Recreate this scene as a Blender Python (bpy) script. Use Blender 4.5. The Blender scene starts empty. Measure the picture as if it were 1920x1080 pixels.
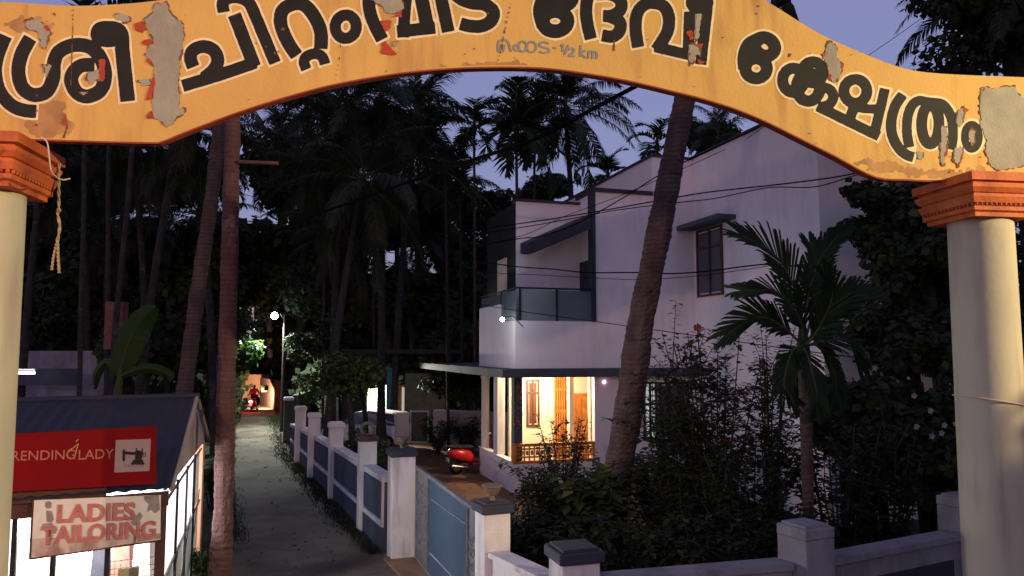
import bpy, math, random
import numpy as np
from mathutils import Vector, Matrix, Quaternion
random.seed(7); rng = np.random.default_rng(7)
R = math.radians
scene = bpy.context.scene
COL = scene.collection

# ---------------------------------------------------------------- camera
F = 1400.0; CX, CY = 960.0, 540.0
PITCH = R(4.9); CAMZ = 4.0
cd = bpy.data.cameras.new('camera'); cam = bpy.data.objects.new('camera', cd); COL.objects.link(cam)
cam.location = (0, 0, CAMZ); cam.rotation_euler = (R(90) + PITCH, 0, 0)
cd.sensor_width = 36.0; cd.lens = F / 1920 * 36.0; cd.clip_end = 600; cd.clip_start = .05
scene.camera = cam
# ---------------------------------------------------------------- sky, sun, exposure
w = bpy.data.worlds.new('World'); scene.world = w; w.use_nodes = True
nt = w.node_tree; bg = nt.nodes['Background']
sky = nt.nodes.new('ShaderNodeTexSky'); sky.sky_type = 'NISHITA'; sky.sun_disc = False
SUN_EL, SUN_AZ = R(0.6), R(190)
sky.sun_elevation = SUN_EL; sky.sun_rotation = SUN_AZ
sky.altitude = 50; sky.air_density = 1.0; sky.dust_density = 0.4; sky.ozone_density = 3.0
hs_ = nt.nodes.new('ShaderNodeMix'); hs_.data_type = 'RGBA'; hs_.blend_type = 'MIX'
hs_.inputs[0].default_value = 0.55
hs_.inputs[7].default_value = (0.88, 0.78, 1.42, 1)    # violet afterglow colour of the whole dusk sky
nt.links.new(sky.outputs[0], hs_.inputs[6]); nt.links.new(hs_.outputs[2], bg.inputs[0])
bg.inputs[1].default_value = 0.42
sd = bpy.data.lights.new('sun', 'SUN'); sun = bpy.data.objects.new('sun', sd); COL.objects.link(sun)
sd.energy = 0.03; sd.angle = R(20); sd.color = (1, .8, .7)
sun.rotation_euler = (R(78), 0, R(-35))
vs = scene.view_settings; vs.view_transform = 'Standard'; vs.look = 'None'; vs.exposure = 0; vs.gamma = 1
vs.use_curve_mapping = False
scene.cycles.max_bounces = 6; scene.cycles.use_denoising = True
scene.cycles.sample_clamp_indirect = 3.0

# ---------------------------------------------------------------- geometry of the view (used only to measure the place)
cp, sp = math.cos(PITCH), math.sin(PITCH)
def ray(px, py):
    cxx = (px - CX) / F; cyy = (CY - py) / F
    return Vector((cxx, cp - cyy * sp, sp + cyy * cp))
O = Vector((0, 0, CAMZ))
def at_y(px, py, Y):
    d = ray(px, py); return O + d * (Y / d.y)
def at_z(px, py, z=0.0):
    d = ray(px, py); return O + d * ((z - CAMZ) / d.z)
def on_plane(px, py, p0, n):
    d = ray(px, py); return O + d * ((Vector(p0) - O).dot(n) / d.dot(n))

# ---------------------------------------------------------------- materials
MATS = {}
def mat(name, col, rough=.8, var=.15, scale=4.0, bump=0.0, bscale=None, metal=0.0, emit=None, spec=.3, dirt=None, dscale=.8, dlo=.45, dhi=.7, trans=0.0, sub=0):
    if name in MATS: return MATS[name]
    m = bpy.data.materials.new(name); m.use_nodes = True
    n = m.node_tree; b = n.nodes['Principled BSDF']; L = n.links
    b.inputs['Roughness'].default_value = rough; b.inputs['Metallic'].default_value = metal
    b.inputs['Specular IOR Level'].default_value = spec
    tc = n.nodes.new('ShaderNodeTexCoord')
    no = n.nodes.new('ShaderNodeTexNoise'); no.inputs['Scale'].default_value = scale; no.inputs['Detail'].default_value = 6
    L.new(tc.outputs['Object'], no.inputs['Vector'])
    rp = n.nodes.new('ShaderNodeValToRGB'); L.new(no.outputs[0], rp.inputs[0])
    c0 = [c * (1 - var) for c in col]; c1 = [min(1, c * (1 + var)) for c in col]
    rp.color_ramp.elements[0].position = .3; rp.color_ramp.elements[0].color = (*c0, 1)
    rp.color_ramp.elements[1].position = .7; rp.color_ramp.elements[1].color = (*c1, 1)
    out = rp.outputs[0]
    if dirt:
        n2 = n.nodes.new('ShaderNodeTexNoise'); n2.inputs['Scale'].default_value = dscale; n2.inputs['Detail'].default_value = 9
        n2.inputs['Roughness'].default_value = .65
        mp = n.nodes.new('ShaderNodeMapping'); mp.inputs['Scale'].default_value = (1, 1, .45); mp.inputs['Location'].default_value = (3.1, 1.7, .4)
        L.new(tc.outputs['Object'], mp.inputs[0]); L.new(mp.outputs[0], n2.inputs['Vector'])
        r2 = n.nodes.new('ShaderNodeValToRGB'); L.new(n2.outputs[0], r2.inputs[0])
        r2.color_ramp.elements[0].position = dlo; r2.color_ramp.elements[0].color = (0, 0, 0, 1)
        r2.color_ramp.elements[1].position = dhi; r2.color_ramp.elements[1].color = (1, 1, 1, 1)
        mx = n.nodes.new('ShaderNodeMix'); mx.data_type = 'RGBA'
        L.new(r2.outputs[0], mx.inputs[0]); L.new(out, mx.inputs[6]); mx.inputs[7].default_value = (*dirt, 1)
        out = mx.outputs[2]
    L.new(out, b.inputs['Base Color'])
    if bump:
        nb = n.nodes.new('ShaderNodeTexNoise'); nb.inputs['Scale'].default_value = bscale or scale * 6; nb.inputs['Detail'].default_value = 5
        L.new(tc.outputs['Object'], nb.inputs['Vector'])
        bp = n.nodes.new('ShaderNodeBump'); bp.inputs['Strength'].default_value = min(1, bump); bp.inputs['Distance'].default_value = .02
        L.new(nb.outputs[0], bp.inputs['Height']); L.new(bp.outputs[0], b.inputs['Normal'])
    if emit:
        b.inputs['Emission Color'].default_value = (*emit[0], 1); b.inputs['Emission Strength'].default_value = emit[1]
    if trans: b.inputs['Transmission Weight'].default_value = trans
    MATS[name] = m; return m
def leafmat(name, c0, c1, rough=.5, trans=.3):
    if name in MATS: return MATS[name]
    m = bpy.data.materials.new(name); m.use_nodes = True
    n = m.node_tree; b = n.nodes['Principled BSDF']; L = n.links
    g = n.nodes.new('ShaderNodeNewGeometry'); rp = n.nodes.new('ShaderNodeValToRGB')
    L.new(g.outputs['Random Per Island'], rp.inputs[0])
    b.inputs['Specular IOR Level'].default_value = .15
    rp.color_ramp.elements[0].color = (*c0, 1); rp.color_ramp.elements[1].color = (*c1, 1)
    e = rp.color_ramp.elements.new(.93); e.color = (*c1, 1); rp.color_ramp.elements[-1].color = (c1[0] * 2.2, c1[1] * 1.5, c1[2], 1)
    L.new(rp.outputs[0], b.inputs['Base Color']); b.inputs['Roughness'].default_value = rough
    tr = n.nodes.new('ShaderNodeBsdfTranslucent'); L.new(rp.outputs[0], tr.inputs[0])
    ms = n.nodes.new('ShaderNodeMixShader'); ms.inputs[0].default_value = trans
    o = n.nodes['Material Output']; L.new(b.outputs[0], ms.inputs[1]); L.new(tr.outputs[0], ms.inputs[2]); L.new(ms.outputs[0], o.inputs[0])
    MATS[name] = m; return m
M_ARCH = mat('arch_paint', (.70, .42, .115), .75, .06, 1.4, .2, 30, dirt=(.56, .28, .085), dscale=.9, dlo=.52, dhi=.85)
M_ARCHEDGE = mat('arch_edge_paint', (.30, .05, .025), .8, .2, 3, .3)
M_INK = mat('letter_paint', (.014, .012, .009), .7, .25, 6)
M_HALO = mat('letter_halo', (.90, .72, .42), .7, .1, 5)
M_BLUEINK = mat('blue_paint', (.24, .27, .28), .7, .15, 8)
M_PLASTER = mat('bare_plaster', (.37, .345, .27), .95, .12, 5, .3, 40, dirt=(.28, .24, .19), dscale=2)
M_REDUNDER = mat('red_undercoat', (.42, .06, .025), .8, .2, 9)
M_ORANGE = mat('orange_paint', (.60, .14, .035), .65, .18, 3, .35, 25, dirt=(.35, .06, .02), dscale=2.5)
M_PILLAR = mat('cream_pillar', (.53, .48, .34), .85, .08, 1.2, .14, 18, dirt=(.5, .40, .27), dscale=1.2, dlo=.55, dhi=.9)
M_WHITE = mat('white_wall', (.80, .75, .80), .85, .04, 1.2, .15, 30, dirt=(.52, .48, .48), dscale=.5, dlo=.52, dhi=.95)
M_WHITED = mat('weathered_white', (.66, .64, .66), .85, .06, 2, .3, 30, dirt=(.34, .32, .32), dscale=1.3, dlo=.45, dhi=.85)
M_PINKW = mat('warm_white', (.72, .66, .62), .85, .06, 2, .3, 30, dirt=(.38, .34, .32), dscale=1.5, dlo=.48, dhi=.9)
M_NAVY = mat('navy_paint', (.028, .032, .055), .7, .15, 2, .2, 30, dirt=(.05, .05, .07), dscale=1.5)
M_SLATE = mat('slate_paint', (.045, .058, .088), .75, .18, 2, .3, 30, dirt=(.08, .10, .13), dscale=1.2)
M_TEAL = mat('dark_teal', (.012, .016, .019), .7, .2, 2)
M_CREAM = mat('cream_wall', (.72, .62, .48), .85, .05, 2)
M_WOOD = mat('brown_wood', (.075, .028, .022), .5, .3, 6)
M_TEAK = mat('teak_wood', (.48, .17, .04), .45, .25, 5)
M_ROAD = mat('road_concrete', (.165, .14, .105), .9, .12, .7, .25, 30, dirt=(.075, .058, .048), dscale=.30, dlo=.46, dhi=.60)
M_EARTH = mat('earth', (.07, .042, .026), 1, .4, .8, .6, 12, dirt=(.025, .035, .012), dscale=.3, dlo=.4, dhi=.6)
M_YARD = mat('yard_laterite', (.20, .10, .055), .95, .2, .8, .3, 20, dirt=(.11, .06, .035), dscale=.8)
M_BARK = mat('palm_bark', (.085, .052, .048), .95, .3, 3, .8, 25, dirt=(.14, .11, .105), dscale=3, dlo=.5, dhi=.75)
M_BARKR = mat('reddish_bark', (.09, .043, .042), .95, .3, 3, .8, 30, dirt=(.07, .038, .038), dscale=2)
M_BARKG = mat('grey_bark', (.04, .035, .035), .95, .35, 5, .6, 25, dirt=(.02, .018, .017), dscale=6)
def bark_rings(m, dark, k=7.5):
    n = m.node_tree; L = n.links; b = n.nodes['Principled BSDF']; src = b.inputs['Base Color'].links[0].from_socket
    tc = n.nodes.new('ShaderNodeTexCoord'); wv = n.nodes.new('ShaderNodeTexWave'); wv.wave_type = 'BANDS'; wv.bands_direction = 'Z'; wv.inputs['Scale'].default_value = k / 6.283 * 3.0
    wv.inputs['Distortion'].default_value = 3.0; wv.inputs['Detail'].default_value = 5; wv.inputs['Detail Scale'].default_value = .7; L.new(tc.outputs['Object'], wv.inputs['Vector'])
    rp = n.nodes.new('ShaderNodeValToRGB'); rp.color_ramp.elements[0].position = .0; rp.color_ramp.elements[0].color = (.45, .45, .45, 1); rp.color_ramp.elements[1].position = .16; rp.color_ramp.elements[1].color = (0, 0, 0, 1); L.new(wv.outputs[0], rp.inputs[0])
    mx = n.nodes.new('ShaderNodeMix'); mx.data_type = 'RGBA'; L.new(rp.outputs[0], mx.inputs[0]); L.new(src, mx.inputs[6]); mx.inputs[7].default_value = (*dark, 1); L.new(mx.outputs[2], b.inputs['Base Color'])
    # pale lichen blotches
    no = n.nodes.new('ShaderNodeTexNoise'); no.inputs['Scale'].default_value = 2.3; no.inputs['Detail'].default_value = 8; no.inputs['Roughness'].default_value = .7; L.new(tc.outputs['Object'], no.inputs['Vector'])
    r2 = n.nodes.new('ShaderNodeValToRGB'); r2.color_ramp.elements[0].position = .58; r2.color_ramp.elements[0].color = (0, 0, 0, 1); r2.color_ramp.elements[1].position = .66; r2.color_ramp.elements[1].color = (.75, .75, .75, 1); L.new(no.outputs[0], r2.inputs[0])
    m2 = n.nodes.new('ShaderNodeMix'); m2.data_type = 'RGBA'; L.new(r2.outputs[0], m2.inputs[0]); L.new(mx.outputs[2], m2.inputs[6]); m2.inputs[7].default_value = (dark[0] * 6 + .03, dark[1] * 6 + .035, dark[2] * 6 + .035, 1); L.new(m2.outputs[2], b.inputs['Base Color'])
    ad = n.nodes.new('ShaderNodeBump'); ad.inputs['Strength'].default_value = .5; ad.inputs['Distance'].default_value = .015; L.new(wv.outputs[0], ad.inputs['Height'])
    old = b.inputs['Normal'].links
    if old: L.new(old[0].from_socket, ad.inputs['Normal'])
    L.new(ad.outputs[0], b.inputs['Normal'])
bark_rings(M_BARK, (.022, .014, .013)); bark_rings(M_BARKR, (.035, .016, .016)); bark_rings(M_BARKG, (.012, .011, .011))
M_BARK2 = mat('brown_grey_bark', (.085, .055, .05), .95, .3, 3, .8, 30, dirt=(.05, .038, .035), dscale=2); bark_rings(M_BARK2, (.025, .018, .016))
def ground_detail(m, k=2.2, crack=(.03, .025, .02)):
    n = m.node_tree; L = n.links; b = n.nodes['Principled BSDF']; src = b.inputs['Base Color'].links[0].from_socket
    tc = n.nodes.new('ShaderNodeTexCoord'); nz_ = n.nodes.new('ShaderNodeTexNoise'); nz_.inputs['Scale'].default_value = 1.5; nz_.inputs['Detail'].default_value = 6; L.new(tc.outputs['Object'], nz_.inputs['Vector'])
    va = n.nodes.new('ShaderNodeVectorMath'); va.operation = 'MULTIPLY_ADD'; va.inputs[1].default_value = (.8, .8, .8); L.new(nz_.outputs[1], va.inputs[0]); L.new(tc.outputs['Object'], va.inputs[2])
    vo = n.nodes.new('ShaderNodeTexVoronoi'); vo.feature = 'DISTANCE_TO_EDGE'; vo.inputs['Scale'].default_value = .45; L.new(va.outputs[0], vo.inputs['Vector'])
    rp = n.nodes.new('ShaderNodeMapRange'); rp.inputs[1].default_value = .004; rp.inputs[2].default_value = .014; rp.inputs[3].default_value = .35; rp.inputs[4].default_value = 0; L.new(vo.outputs[0], rp.inputs[0])
    mx = n.nodes.new('ShaderNodeMix'); mx.data_type = 'RGBA'; L.new(rp.outputs[0], mx.inputs[0]); L.new(src, mx.inputs[6]); mx.inputs[7].default_value = (*crack, 1)
    sp_ = n.nodes.new('ShaderNodeTexNoise'); sp_.inputs['Scale'].default_value = 28; sp_.inputs['Detail'].default_value = 3; L.new(tc.outputs['Object'], sp_.inputs['Vector'])
    r3 = n.nodes.new('ShaderNodeMapRange'); r3.inputs[1].default_value = .35; r3.inputs[2].default_value = .65; r3.inputs[3].default_value = .88; r3.inputs[4].default_value = 1.1; L.new(sp_.outputs[0], r3.inputs[0])
    m2 = n.nodes.new('ShaderNodeVectorMath'); m2.operation = 'SCALE'; L.new(mx.outputs[2], m2.inputs[0]); L.new(r3.outputs[0], m2.inputs['Scale']); L.new(m2.outputs[0], b.inputs['Base Color'])
ground_detail(M_ROAD); ground_detail(M_YARD, crack=(.05, .03, .02))
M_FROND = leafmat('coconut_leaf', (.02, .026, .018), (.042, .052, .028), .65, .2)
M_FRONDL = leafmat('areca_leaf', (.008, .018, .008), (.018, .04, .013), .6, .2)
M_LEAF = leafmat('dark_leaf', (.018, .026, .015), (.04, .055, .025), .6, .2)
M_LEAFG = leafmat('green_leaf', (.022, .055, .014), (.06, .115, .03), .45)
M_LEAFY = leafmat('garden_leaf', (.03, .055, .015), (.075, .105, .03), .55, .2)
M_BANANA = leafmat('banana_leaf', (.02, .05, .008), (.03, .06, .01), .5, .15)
M_RACHIS = mat('leaf_rib', (.06, .06, .025), .6)
M_BLACK = mat('black_cable', (.008, .008, .01), .95, spec=.02)
M_STEEL = mat('dark_steel', (.03, .03, .035), .45, .2, 5, metal=.6)
M_CHROME = mat('chrome', (.6, .6, .6), .25, .1, 5, metal=1)
M_RUBBER = mat('rubber', (.015, .015, .015), .8)
M_REDP = mat('red_paint', (.55, .015, .02), .3, .05, 3, spec=.6)
M_GATE = mat('gate_blue', (.04, .075, .135), .5, .15, 2, .2, 20, dirt=(.05, .085, .13), dscale=1.2)
M_GATEG = mat('gate_grey', (.15, .16, .18), .5, .3, 8, .4, 40)
M_GLASS = mat('window_glass', (.05, .06, .075), .08, .1, 2, spec=.8)
M_BALGLASS = mat('balcony_glass', (.14, .17, .21), .12, .1, 2, spec=.9)
M_ROPE = mat('rope', (.45, .33, .18), .95, .25, 20, .5, 80)
M_STONE = mat('mossy_stone', (.07, .075, .055), .95, .3, 3, .7, 20, dirt=(.03, .05, .02), dscale=3)
M_FLOWER = mat('white_flower', (.26, .25, .22), .7)
M_REDFL = mat('red_flower', (.25, .012, .02), .6)
M_SKIN = mat('skin', (.20, .10, .065), .6)
M_SHIRT = mat('red_shirt', (.35, .03, .05), .85)
M_TROUS = mat('dark_trousers', (.03, .03, .04), .9)
M_HAIR = mat('hair', (.01, .008, .007), .6)
M_LAMPW = mat('lamp_cold', (.9, .95, 1), .4, 0, 1, emit=((.85, .97, 1), 60))
M_LAMPO = mat('lamp_sodium', (1, .8, .5), .4, 0, 1, emit=((1, .72, .35), 30))
M_TAIL = mat('tail_lamp', (.8, .02, .02), .3, 0, 1, emit=((1, .10, .12), 40))

# ---------------------------------------------------------------- mesh builder
class MB:
    def __init__(s): s.v = []; s.f = []; s.sm = False
    def add(s, vs, fs):
        o = len(s.v); s.v += [tuple(p) for p in vs]; s.f += [tuple(i + o for i in f) for f in fs]
    def hexa(s, b, t):      # bottom 4, top 4 (ccw seen from above)
        s.add(list(b) + list(t), [(3, 2, 1, 0), (4, 5, 6, 7), (0, 1, 5, 4), (1, 2, 6, 5), (2, 3, 7, 6), (3, 0, 4, 7)])
    def box(s, c, d, rz=0, bev=0):
        x, y, z = d[0] / 2, d[1] / 2, d[2] / 2; ca, sa = math.cos(rz), math.sin(rz)
        def T(p): return (c[0] + p[0] * ca - p[1] * sa, c[1] + p[0] * sa + p[1] * ca, c[2] + p[2])
        if not bev:
            s.hexa([T((-x, -y, -z)), T((x, -y, -z)), T((x, y, -z)), T((-x, y, -z))], [T((-x, -y, z)), T((x, -y, z)), T((x, y, z)), T((-x, y, z))])
        else:
            rings = [(-z, -bev), (-z + bev, 0), (z - bev, 0), (z, -bev)]; vs = []; k = 8
            for zz, o in rings:
                X, Y = x + o, y + o; q = bev
                for p in [(-X + q, -Y), (X - q, -Y), (X, -Y + q), (X, Y - q), (X - q, Y), (-X + q, Y), (-X, Y - q), (-X, -Y + q)]: vs.append(T((p[0], p[1], zz)))
            fs = [tuple(range(7, -1, -1)), tuple(range(24, 32))]
            for r in range(3):
                for i in range(8): fs.append((r * 8 + i, r * 8 + (i + 1) % 8, (r + 1) * 8 + (i + 1) % 8, (r + 1) * 8 + i))
            s.add(vs, fs)
    def tube(s, pts, r, n=8, caps=True):
        pts = [Vector(p) for p in pts]; rs = r if isinstance(r, (list, tuple)) else [r] * len(pts)
        up = Vector((.31, .17, .93)).normalized(); vs = []; fs = []
        for i, p in enumerate(pts):
            d = (pts[min(i + 1, len(pts) - 1)] - pts[max(i - 1, 0)]).normalized()
            if i == 0:
                a = d.cross(up if abs(d.dot(up)) < .9 else Vector((1, 0, 0))).normalized()
            else: a = (a - d * a.dot(d)).normalized()
            b = d.cross(a)
            for k in range(n):
                t = 2 * math.pi * k / n; vs.append(p + (a * math.cos(t) + b * math.sin(t)) * rs[i])
        for i in range(len(pts) - 1):
            for k in range(n): fs.append((i * n + k, i * n + (k + 1) % n, (i + 1) * n + (k + 1) % n, (i + 1) * n + k))
        if caps: fs += [tuple(range(n - 1, -1, -1)), tuple(range((len(pts) - 1) * n, len(pts) * n))]
        s.add(vs, fs)
    def lathe(s, c, prof, n=20, sq=False, rz=0):   # prof: (r,z) list; sq -> square section
        vs = []; fs = []; n = 4 if sq else n
        for r, z in prof:
            for k in range(n):
                t = 2 * math.pi * (k + (.5 if sq else 0)) / n + rz; q = r * (math.sqrt(2) if sq else 1)
                vs.append((c[0] + q * math.cos(t), c[1] + q * math.sin(t), c[2] + z))
        m = len(prof)
        for i in range(m - 1):
            for k in range(n): fs.append((i * n + k, i * n + (k + 1) % n, (i + 1) * n + (k + 1) % n, (i + 1) * n + k))
        fs += [tuple(range(n - 1, -1, -1)), tuple(range((m - 1) * n, m * n))]
        s.add(vs, fs)
    def ball(s, c, r, n=10, m=7, sc=(1, 1, 1)):
        vs = []; fs = []
        for j in range(1, m):
            ph = math.pi * j / m
            for k in range(n):
                t = 2 * math.pi * k / n
                vs.append((c[0] + r * sc[0] * math.sin(ph) * math.cos(t), c[1] + r * sc[1] * math.sin(ph) * math.sin(t), c[2] - r * sc[2] * math.cos(ph)))
        vs += [(c[0], c[1], c[2] - r * sc[2]), (c[0], c[1], c[2] + r * sc[2])]; B, T_ = len(vs) - 2, len(vs) - 1
        for j in range(m - 2):
            for k in range(n): fs.append((j * n + k, j * n + (k + 1) % n, (j + 1) * n + (k + 1) % n, (j + 1) * n + k))
        for k in range(n): fs += [(B, (k + 1) % n, k), (T_, (m - 2) * n + k, (m - 2) * n + (k + 1) % n)]
        s.add(vs, fs)
    def prism(s, poly, off):    # poly list of Vector, extrude by off
        poly = [Vector(p) for p in poly]; n = len(poly); off = Vector(off)
        s.add(poly + [p + off for p in poly], [tuple(range(n)), tuple(range(2 * n - 1, n - 1, -1))] + [(i, i + n, (i + 1) % n + n, (i + 1) % n) for i in range(n)])
    def mesh(s, name, m, smooth=False):
        me = bpy.data.meshes.new(name); me.from_pydata(s.v, [], s.f)
        for mm in (m if isinstance(m, (list, tuple)) else [m]): me.materials.append(mm)
        if smooth: me.polygons.foreach_set('use_smooth', [True] * len(me.polygons))
        me.update(); return me
def fixn(me):
    import bmesh
    b = bmesh.new(); b.from_mesh(me); bmesh.ops.recalc_face_normals(b, faces=b.faces); b.to_mesh(me); b.free()
def obj(name, mb, m, parent=None, smooth=False, fix=True, kind=None, label=None, loc=None):
    me = mb if isinstance(mb, bpy.types.Mesh) else mb.mesh(name, m, smooth)
    if fix and not isinstance(mb, bpy.types.Mesh): fixn(me)
    o = bpy.data.objects.new(name, me); COL.objects.link(o)
    if parent: 
        o.parent = parent
        if loc is None: o.matrix_parent_inverse = parent.matrix_basis.inverted() if False else Matrix.Translation(-parent.location)
    if loc is not None: o.location = loc
    if kind: o['kind'] = kind
    if label: o['label'] = label
    return o
# note: parents that hold world-space parts are un-rotated Empties, so a translation inverse is exact
def thing(name, label, cat, loc=(0, 0, 0), group=None):
    o = bpy.data.objects.new(name, None); COL.objects.link(o); o.location = loc; o.empty_display_size = .2
    o['label'] = label; o['category'] = cat
    if group: o['group'] = group
    return o
def tag(o, label, cat, group=None):
    o['label'] = label; o['category'] = cat
    if group: o['group'] = group
    return o
def smooth_path(pts, n=6):
    P = [Vector(p) for p in pts]; out = []
    for i in range(len(P) - 1):
        a = P[max(i - 1, 0)]; b = P[i]; c = P[i + 1]; d = P[min(i + 2, len(P) - 1)]
        for k in range(n):
            t = k / n
            out.append(.5 * ((2 * b) + (c - a) * t + (2 * a - 5 * b + 4 * c - d) * t * t + (3 * b - a - 3 * c + d) * t ** 3))
    out.append(P[-1]); return out

# ================================================================ GROUND
def sheet(name, poly, z, m, sub=None):
    mb = MB(); mb.add([(x, y, z) for x, y in poly], [tuple(range(len(poly)))])
    return obj(name, mb, m, kind='structure')
g = MB(); N = 60
for j in range(N + 1):
    for i in range(N + 1):
        x = -150 + 300 * i / N; y = -60 + 300 * j / N; g.v.append((x, y, -.012))
for j in range(N):
    for i in range(N): a = j * (N + 1) + i; g.f.append((a, a + 1, a + N + 2, a + N + 1))
obj('ground', g, M_EARTH, kind='structure')
def rd(px, py): p = at_z(px, py, 0); return (p.x, p.y)
# lane measured from the photo; near end carried on towards the arch and behind the camera
left = [(-5.2, -20), (-5.0, 4), (-5.0, 13.3), (-6.1, 17), rd(440, 900), rd(440, 850), rd(442, 810), rd(446, 785), rd(447, 768), rd(449, 757)]
right = [rd(520, 757), rd(516, 768), rd(514, 785), rd(548, 820), rd(556, 850), rd(590, 905), rd(640, 955), rd(730, 1037), (-1.2, 12.5), (2.0, 7.4), (3.8, 4), (5, -20)]
sheet('lane', left + right, .004, M_ROAD)
sheet('yard', [(-1.9, 14.6), (-2.6, 17), (-4.4, 21.5), (-7.5, 30), (-8.0, 36), (3, 36), (3, 20), (.6, 8.4), (-.2, 10.6)], .0, M_YARD)

# ================================================================ ARCH
AP = Vector((-4.42, 6.35, 0)); AD = Vector((9.3, 1.4, 0)).normalized(); AN = Vector((AD.y, -AD.x, 0))   # AN faces the camera
ARCHF = AP + AN * .06
def ap(px, py, off=0.0): return on_plane(px, py, ARCHF + AN * off, AN)
arch = thing('temple_arch', 'yellow arched temple gateway beam with large black lettering across two cream pillars', 'arch', (AP.x, AP.y, 0))
botl = [(-140, 268), (-60, 266), (60, 262), (100, 263), (290, 268), (312, 263), (345, 249), (440, 213), (530, 184), (620, 160), (700, 145), (780, 134), (860, 128), (940, 126), (1020, 128), (1100, 138), (1180, 152), (1260, 171), (1320, 186), (1380, 205), (1440, 230), (1500, 260), (1570, 295), (1640, 332), (1700, 337), (1760, 339), (1920, 337), (2060, 336)]
topl = [(2060, 152), (1925, 145), (1820, 141), (1740, 136), (1690, 127), (1640, 109), (1590, 88), (1540, 65), (1490, 35), (1420, -8), (1330, -50), (1220, -82), (1100, -98), (960, -106), (820, -102), (700, -88), (590, -66), (480, -38), (400, -18), (330, -4), (260, 5), (200, 9), (140, 11), (80, 8), (20, 4), (-60, 2), (-140, 2)]
bp_ = smooth_path([Vector((x, y, 0)) for x, y in botl], 3); tp_ = smooth_path([Vector((x, y, 0)) for x, y in topl], 3)
nb = len(bp_)
# loft: same count top & bottom for clean quads
def resample(P, n):
    L = [0]
    for i in range(1, len(P)): L.append(L[-1] + (P[i] - P[i - 1]).length)
    out = []; j = 0
    for k in range(n):
        t = L[-1] * k / (n - 1)
        while j < len(L) - 2 and L[j + 1] < t: j += 1
        q = (t - L[j]) / max(1e-9, L[j + 1] - L[j]); out.append(P[j].lerp(P[j + 1], min(1, max(0, q))))
    return out
NB = 120; B_ = resample(bp_, NB); T_ = resample(tp_[::-1], NB)
mb = MB(); rows = 5
for off in (0, -.11):
    for j in range(rows + 1):
        for i in range(NB):
            q = B_[i].lerp(T_[i], j / rows); p = ap(q.x, q.y) + AN * off; mb.v.append(tuple(p))
def id_(s, j, i): return s * (rows + 1) * NB + j * NB + i
for j in range(rows):
    for i in range(NB - 1):
        mb.f.append((id_(0, j, i), id_(0, j, i + 1), id_(0, j + 1, i + 1), id_(0, j + 1, i)))
        mb.f.append((id_(1, j, i), id_(1, j + 1, i), id_(1, j + 1, i + 1), id_(1, j, i + 1)))
for i in range(NB - 1):
    mb.f.append((id_(0, 0, i), id_(1, 0, i), id_(1, 0, i + 1), id_(0, 0, i + 1)))
    mb.f.append((id_(0, rows, i), id_(0, rows, i + 1), id_(1, rows, i + 1), id_(1, rows, i)))
nf = len(mb.f)
bo = obj('beam', mb, [M_ARCH, M_ARCHEDGE], arch)
me = bo.data
for p in me.polygons:
    if abs(p.normal.dot(AN)) < .5: p.material_index = 1
def weather(m, stain, amount, zlo, zhi):
    n = m.node_tree; L = n.links; b = n.nodes['Principled BSDF']; src = b.inputs['Base Color'].links[0].from_socket
    tc = n.nodes.new('ShaderNodeTexCoord'); mp = n.nodes.new('ShaderNodeMapping'); mp.inputs['Scale'].default_value = (5, 5, .55); L.new(tc.outputs['Object'], mp.inputs[0])
    no = n.nodes.new('ShaderNodeTexNoise'); no.inputs['Scale'].default_value = 1.3; no.inputs['Detail'].default_value = 8; L.new(mp.outputs[0], no.inputs['Vector'])
    n2 = n.nodes.new('ShaderNodeTexNoise'); n2.inputs['Scale'].default_value = .55; n2.inputs['Detail'].default_value = 5; L.new(tc.outputs['Object'], n2.inputs['Vector'])
    mu = n.nodes.new('ShaderNodeMath'); mu.operation = 'MULTIPLY'; L.new(no.outputs[0], mu.inputs[0]); L.new(n2.outputs[0], mu.inputs[1])
    rp = n.nodes.new('ShaderNodeMapRange'); rp.inputs[1].default_value = zlo; rp.inputs[2].default_value = zhi; rp.inputs[4].default_value = amount; L.new(mu.outputs[0], rp.inputs[0])
    mx = n.nodes.new('ShaderNodeMix'); mx.data_type = 'RGBA'; L.new(rp.outputs[0], mx.inputs[0]); L.new(src, mx.inputs[6]); mx.inputs[7].default_value = (*stain, 1); L.new(mx.outputs[2], b.inputs['Base Color'])
weather(M_ARCH, (.42, .20, .075), .85, .25, .40)
weather(M_PILLAR, (.36, .24, .19), .75, .24, .40)
weather(M_WHITE, (.46, .42, .42), .22, .27, .42)
weather(M_WHITED, (.30, .28, .27), .7, .25, .38)
weather(M_ORANGE, (.30, .05, .02), .7, .25, .38)
# rim line: thin dark red fillet along the lower edge
mb = MB()
for i in range(NB):
    for dy, of in ((-1.0, .006), (2.0, .006)):
        mb.v.append(tuple(ap(B_[i].x, B_[i].y + dy) + AN * of))
for i in range(NB - 1): mb.f.append((2 * i, 2 * i + 1, 2 * i + 3, 2 * i + 2))
obj('rim_line', mb, M_ARCHEDGE, arch)

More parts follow.
